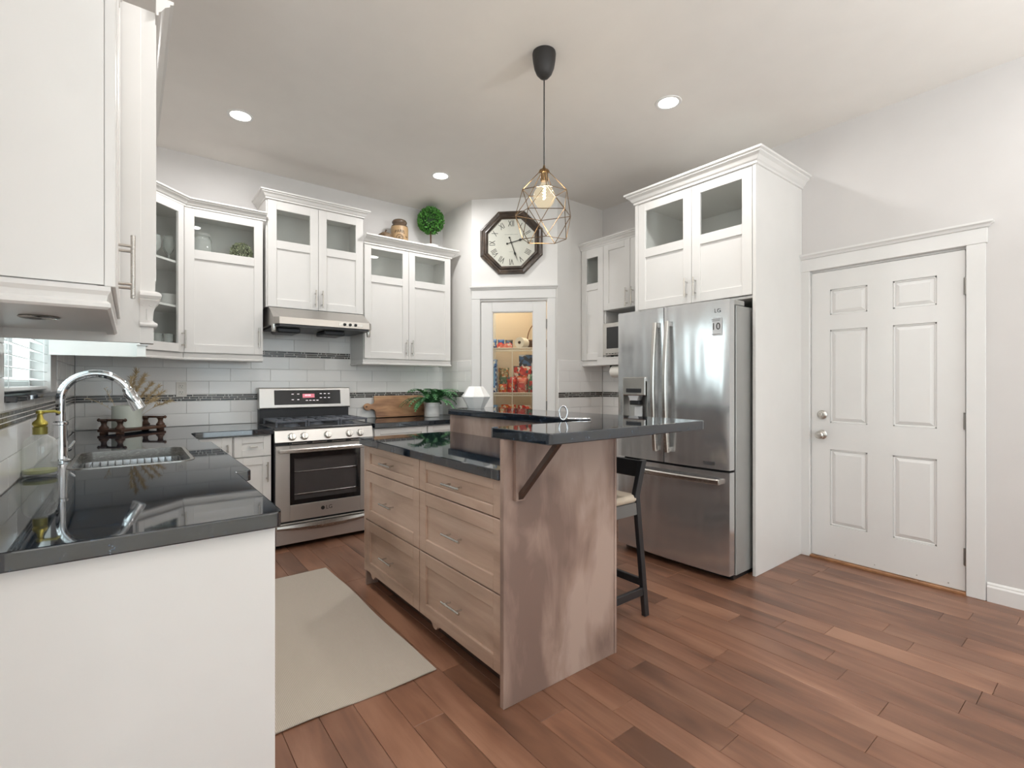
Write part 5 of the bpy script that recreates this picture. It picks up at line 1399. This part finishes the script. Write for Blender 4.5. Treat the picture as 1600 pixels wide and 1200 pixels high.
def downlight(x, y, label, power=12):
    t = thing('recessed_light', label, 'ceiling light', (x, y, CZ), 0, 'recessed ceiling lights')
    m = MB(); m.lathe([(.062, CZ - .001), (.062, CZ - .004), (.070, CZ - .007), (.080, CZ - .005), (.082, CZ - .0005)], (x, y, 0), 32, cap=False); obj('trim_ring', m, 'trim_paint', t, 40)
    obj('lens', MB().lathe([(0, CZ - .0035), (.062, CZ - .0035), (.062, CZ - .0005), (0, CZ - .0005)], (x, y, 0), 28), 'lamp_lens', t)
    d = bpy.data.lights.new('recessed_light_beam', 'AREA'); d.shape = 'DISK'; d.size = .12; d.energy = power; d.color = (1.0, .985, .97); d.spread = R(175)
    o = bpy.data.objects.new('recessed_light_beam', d); COL.objects.link(o); o.location = (x, y, CZ - .012)
downlight(.585, 3.71, 'round recessed light in the ceiling above the sink corner, leftmost')
downlight(2.12, 3.72, 'round recessed light in the ceiling in front of the topiary')
downlight(2.715, 1.853, 'round recessed light in the ceiling right of the pendant lamp')
downlight(.585, 1.853, 'added unseen recessed light in the ceiling over the near end of the sink worktop')  # this and the next two are added out of view for more light
downlight(2.715, 0.0, 'added unseen recessed light in the ceiling beyond the entry door, behind the camera', 7)
downlight(.585, 0.0, 'added unseen recessed light in the ceiling right above the photographer', 7)
# two unseen uplighters added behind the camera to brighten ceiling and walls
def added_uplighter(x, y, label, power):
    t = thing('added_uplight', label, 'lamp', (x, y, .001))
    obj('base', MB().lathe([(0, .001), (.14, .001), (.14, .018), (.02, .03), (.012, .05)], (x, y, 0), 28), 'pendant_black', t, 40)
    obj('pole', MB().cyl((x, y, .03), (x, y, 1.74), .012, 12), 'pendant_black', t, 40)
    obj('shade', MB().lathe([(.012, 1.73), (.06, 1.745), (.13, 1.79), (.17, 1.85), (.166, 1.85), (.126, 1.795), (.05, 1.753), (0, 1.75)], (x, y, 0), 28), 'trim_paint', t, 40)
    d = bpy.data.lights.new('added_uplight_beam', 'AREA'); d.shape = 'DISK'; d.size = .24; d.energy = power; d.color = (.97, .985, 1.0)
    o = bpy.data.objects.new('added_uplight_beam', d); COL.objects.link(o); o.location = (x, y, 1.84); o.rotation_euler = (PI, 0, 0)
added_uplighter(-.9, -.9, 'added black uplighter left of the camera, unseen, brightening the ceiling', 76)
added_uplighter(2.3, -1.3, 'added black uplighter behind the camera on the right, brightening the ceiling', 76)
m = MB().box(-2.5, 3.7, -3.5, -.75, .0, .012, .004); o = obj('reflector', m, 'reflector_pale', None, None, (.6, -2.1, 0)); tag(o, 'added pale carpet in the living area behind the camera', 'reflector')  # pale floor sheet added behind the camera to bounce daylight upward

# ------------------------------------------------------------------ runner rug
m = MB(); nx, ny = 14, 30; vs = []; fs = []; r = random.Random(2)
for top in (1, 0):
    for j in range(ny + 1):
        for i in range(nx + 1):
            x = .395 + .648 * i / nx; y = 1.872 + 1.49 * j / ny
            edge = .004 * math.sin(y * 7.1) if i == nx else 0
            z = .0015 + .0045 * top + (.0025 * (math.sin(y * 9) * .5 + .5) * (i / nx) ** 3 if True else 0) + (.004 * (math.sin(x * 14 + 1) * .5 + .5) if j < 2 else 0) * (1 - j / 2)
            vs.append((x + edge, y - (.006 * math.sin(x * 9) if j == 0 else 0), z))
N = (nx + 1) * (ny + 1)
for j in range(ny):
    for i in range(nx):
        a = j * (nx + 1) + i; q = (a, a + 1, a + nx + 2, a + nx + 1); fs.append(q); fs.append(tuple(v + N for v in q[::-1]))
bd = [i for i in range(nx + 1)] + [j * (nx + 1) + nx for j in range(1, ny + 1)] + [ny * (nx + 1) + i for i in range(nx - 1, -1, -1)] + [j * (nx + 1) for j in range(ny - 1, 0, -1)]
for k in range(len(bd)): a, b_ = bd[k], bd[(k + 1) % len(bd)]; fs.append((a, b_, b_ + N, a + N))
m.add(vs, fs); o = obj('runner_rug', m, 'rug_weave', None, 40, (.72, 2.6, 0)); tag(o, 'beige woven runner rug on the floor beside the island', 'rug')

# ------------------------------------------------------------------ pantry: shelves and groceries (local frame of the pantry wall)
def shelf(z, label):
    t = thing('wire_shelf', label, 'shelf', pantry_pt(.41, .7, z), PR, local=True)
    m = MB(); x0, x1 = -.50, .50; y0, y1 = -.15, .16
    obj('front_rail', MB().tube([(x0, y0, 0), (x1, y0, 0)], .0055, 6).tube([(x0, y0, -.030), (x1, y0, -.030)], .0055, 6), 'shelf_wire', t)
    k = x0
    while k <= x1: m.tube([(k, y0, -.030), (k, y0, 0), (k, y1, 0)], .0016, 4); k += .0254
    for yy in (y1, 0): m.tube([(x0, yy, -.004), (x1, yy, -.004)], .003, 6)
    obj('wires', m, 'shelf_wire', t, kind='stuff')
    b = MB()
    for xx in (x0 + .18, x1 - .3): b.tube([(xx, y0 + .01, -.006), (xx, y1, -.26)], .005, 6); b.tube([(xx, y1, -.004), (xx, y1, -.30)], .005, 6)
    obj('bracket', b, 'shelf_wire', t)
    return t
shelf(1.624, 'upper white wire shelf in the pantry, under the paper roll'); shelf(1.140, 'middle white wire shelf in the pantry, under the red bags'); shelf(.72, 'lower white wire shelf in the pantry, mostly hidden by the bar top')
# standards that hold the shelves, running down the back
m = MB(); m.M = PM
for xx in (-.09, .09, .71): m.box(xx - .012, xx + .012, .862, .88, .3, 2.1)
m.cyl((.335, .545, 0.0), (.335, .545, 1.62), .005, 6)
pst = obj('shelf_standard', m, 'shelf_wire', None, None, pantry_pt(.3, .87, .3)); pst['kind'] = 'structure'
def packet(s, d_, z, w_, dp, h, mat, label, cat, soft=False, lean=0, band=None):
    """a box or a pillow bag standing on a pantry shelf"""
    t = thing(cat.replace(' ', '_'), label, cat, pantry_pt(s, d_, z), PR + lean, local=True)
    if soft:
        m = MB(); nx, nz = 6, 8; vs = []; fs = []; r = random.Random(int(s * 1000 + z * 77))
        for side in (-1, 1):
            for j in range(nz + 1):
                for i in range(nx + 1):
                    u, v = i / nx * 2 - 1, j / nz * 2 - 1; th = dp / 2 * (1 - abs(u) ** 2.5) * (1 - abs(v) ** 4 * (1 if v > 0 else .55)) * (1 + .12 * r.uniform(-1, 1)) + .0015
                    vs.append((u * w_ / 2 * (1 - .06 * (1 - abs(v))), side * th, (v + 1) / 2 * h))
        N = (nx + 1) * (nz + 1)
        for j in range(nz):
            for i in range(nx):
                a = j * (nx + 1) + i; q = (a, a + 1, a + nx + 2, a + nx + 1); fs.append(q); fs.append(tuple(v + N for v in q[::-1]))
        bd = [i for i in range(nx + 1)] + [j * (nx + 1) + nx for j in range(1, nz + 1)] + [nz * (nx + 1) + i for i in range(nx - 1, -1, -1)] + [j * (nx + 1) for j in range(nz - 1, 0, -1)]
        for k in range(len(bd)): a, b_ = bd[k], bd[(k + 1) % len(bd)]; fs.append((a, b_, b_ + N, a + N))
        m.add(vs, fs); body = obj('bag_body', m, mat, t, 40)
        if band: obj('label_patch', MB().box(-w_ * .28, w_ * .28, -dp * .52 - .001, -dp * .36, h * .35, h * .62, .003), band, t)
    else:
        body = obj('box_body', MB().box(-w_ / 2, w_ / 2, -dp / 2, dp / 2, 0, h, .003), mat, t)
        if band:
            obj('label_patch', MB().box(-w_ * .36, w_ * .36, -dp / 2 - .0012, -dp / 2 + .001, h * .2, h * .75), band, t)
    return t
z = 1.629
packet(.110, .66, z, .075, .10, .105, 'print_blue', 'blue and white packet at left end of the upper pantry shelf', 'food packet', True, 0, 'paper_white')
packet(.195, .67, z, .075, .10, .10, 'pack_blue', 'dark blue snack packet second from left on upper pantry shelf', 'food packet', True, 0, 'pack_red')
packet(.285, .67, z, .085, .10, .095, 'print_dark', 'dark packet with pink front on the upper pantry shelf', 'food packet', True, 0, 'pack_pink')
packet(.245, .59, z, .17, .03, .045, 'print_pink', 'low pink packet lying in front on the upper pantry shelf', 'food packet', False, 0)
t = thing('paper_towel_roll', 'white paper towel roll lying end-on on upper pantry shelf', 'paper towels', pantry_pt(.415, .60, z + .058), PR - .35, local=True)
m = MB(); m.lathe([(.018, -.02), (.058, -.02), (.058, .11), (.018, .11)], (0, 0, 0), 24, 'y', cap=False); m.lathe([(.018, -.02), (.018, .11)], (0, 0, 0), 24, 'y', cap=False); obj('paper', m, 'paper_white', t, 40)
obj('core', MB().lathe([(.0185, -.019), (.016, -.019), (.016, .109), (.0185, .109)], (0, 0, 0), 20, 'y', cap=False), 'cardboard', t, 40)
t = thing('wicker_basket', 'brown wicker basket with arched handle at right of upper pantry shelf', 'basket', pantry_pt(.60, .82, z), PR, local=True)
m = MB()
for k in range(9): rr = .085 + .004 * k; m.tube([(rr * 1.25 * math.cos(R(a)), rr * math.sin(R(a)), .006 + .011 * k) for a in range(0, 360, 20)], .006, 6, True)
m.lathe([(0, .002), (.085, .002), (.085, .006), (0, .006)], (0, 0, 0), 20); obj('basket_body', m, 'wicker', t, 40)
obj('basket_handle', MB().tube([(-.125 * math.cos(R(a)), 0, .095 + .205 * math.sin(R(a))) for a in range(0, 181, 10)], .006, 8), 'wicker', t, 40)
z = 1.145
packet(.115, .62, z, .085, .10, .36, 'print_blue', 'tall light blue carton at left of the middle pantry shelf', 'carton', False, 0, 'pack_lightblue')
packet(.225, .68, z, .12, .08, .27, 'print_beige', 'beige and green speckled snack bag on the middle pantry shelf', 'food bag', True, 0, 'pack_green')
packet(.325, .60, z, .105, .08, .17, 'print_red', 'red snack bag on the middle pantry shelf, left of the pink one', 'food bag', True, 0, 'pack_orange')
packet(.437, .60, z, .105, .08, .16, 'print_pink', 'pink-red snack bag at front of the middle pantry shelf', 'food bag', True, 0, 'pack_red')
packet(.545, .60, z, .10, .08, .20, 'print_green', 'green snack bag at right of the middle pantry shelf', 'food bag', True, 0, 'pack_red')
packet(.43, .70, z, .20, .07, .29, 'print_red', 'tall red crisp bag standing behind the pink snack bag', 'food bag', True, 0, 'pack_orange')
packet(.46, .80, z, .16, .05, .42, 'print_dark', 'tall navy packet standing at back of the middle pantry shelf', 'food bag', True, 0, 'pack_blue')
packet(.225, .59, z, .085, .06, .09, 'print_orange', 'short orange packet at front of the middle pantry shelf', 'food packet', True, 0, 'pack_beige')
z = .725
packet(.115, .62, z, .09, .10, .28, 'pack_lightblue', 'light blue carton on lower pantry shelf showing above the bar', 'carton', False, 0, 'pack_blue')
packet(.285, .62, z, .16, .12, .285, 'print_orange', 'orange bag on the lower pantry shelf showing above the bar', 'food bag', True, 0, 'pack_beige')
packet(.46, .62, z, .14, .12, .28, 'print_red', 'red bag on the lower pantry shelf showing above the bar', 'food bag', True, 0, 'pack_pink')
# warm lamp on the pantry ceiling
t = thing('pantry_light', 'small round warm light on the pantry ceiling behind the glass door', 'ceiling light', (3.35, 4.05, CZ - .4))
obj('dome', MB().lathe([(.07, CZ - .401), (.066, CZ - .43), (.03, CZ - .45), (0, CZ - .453)], (3.35, 4.05, 0), 20), 'bulb_glow', t, 40)
pd = bpy.data.lights.new('pantry_bulb_light', 'POINT'); pd.energy = 15; pd.color = (1.0, .90, .76); pd.shadow_soft_size = .06
po = bpy.data.objects.new('pantry_bulb_light', pd); COL.objects.link(po); po.location = (3.35, 4.05, CZ - .50)
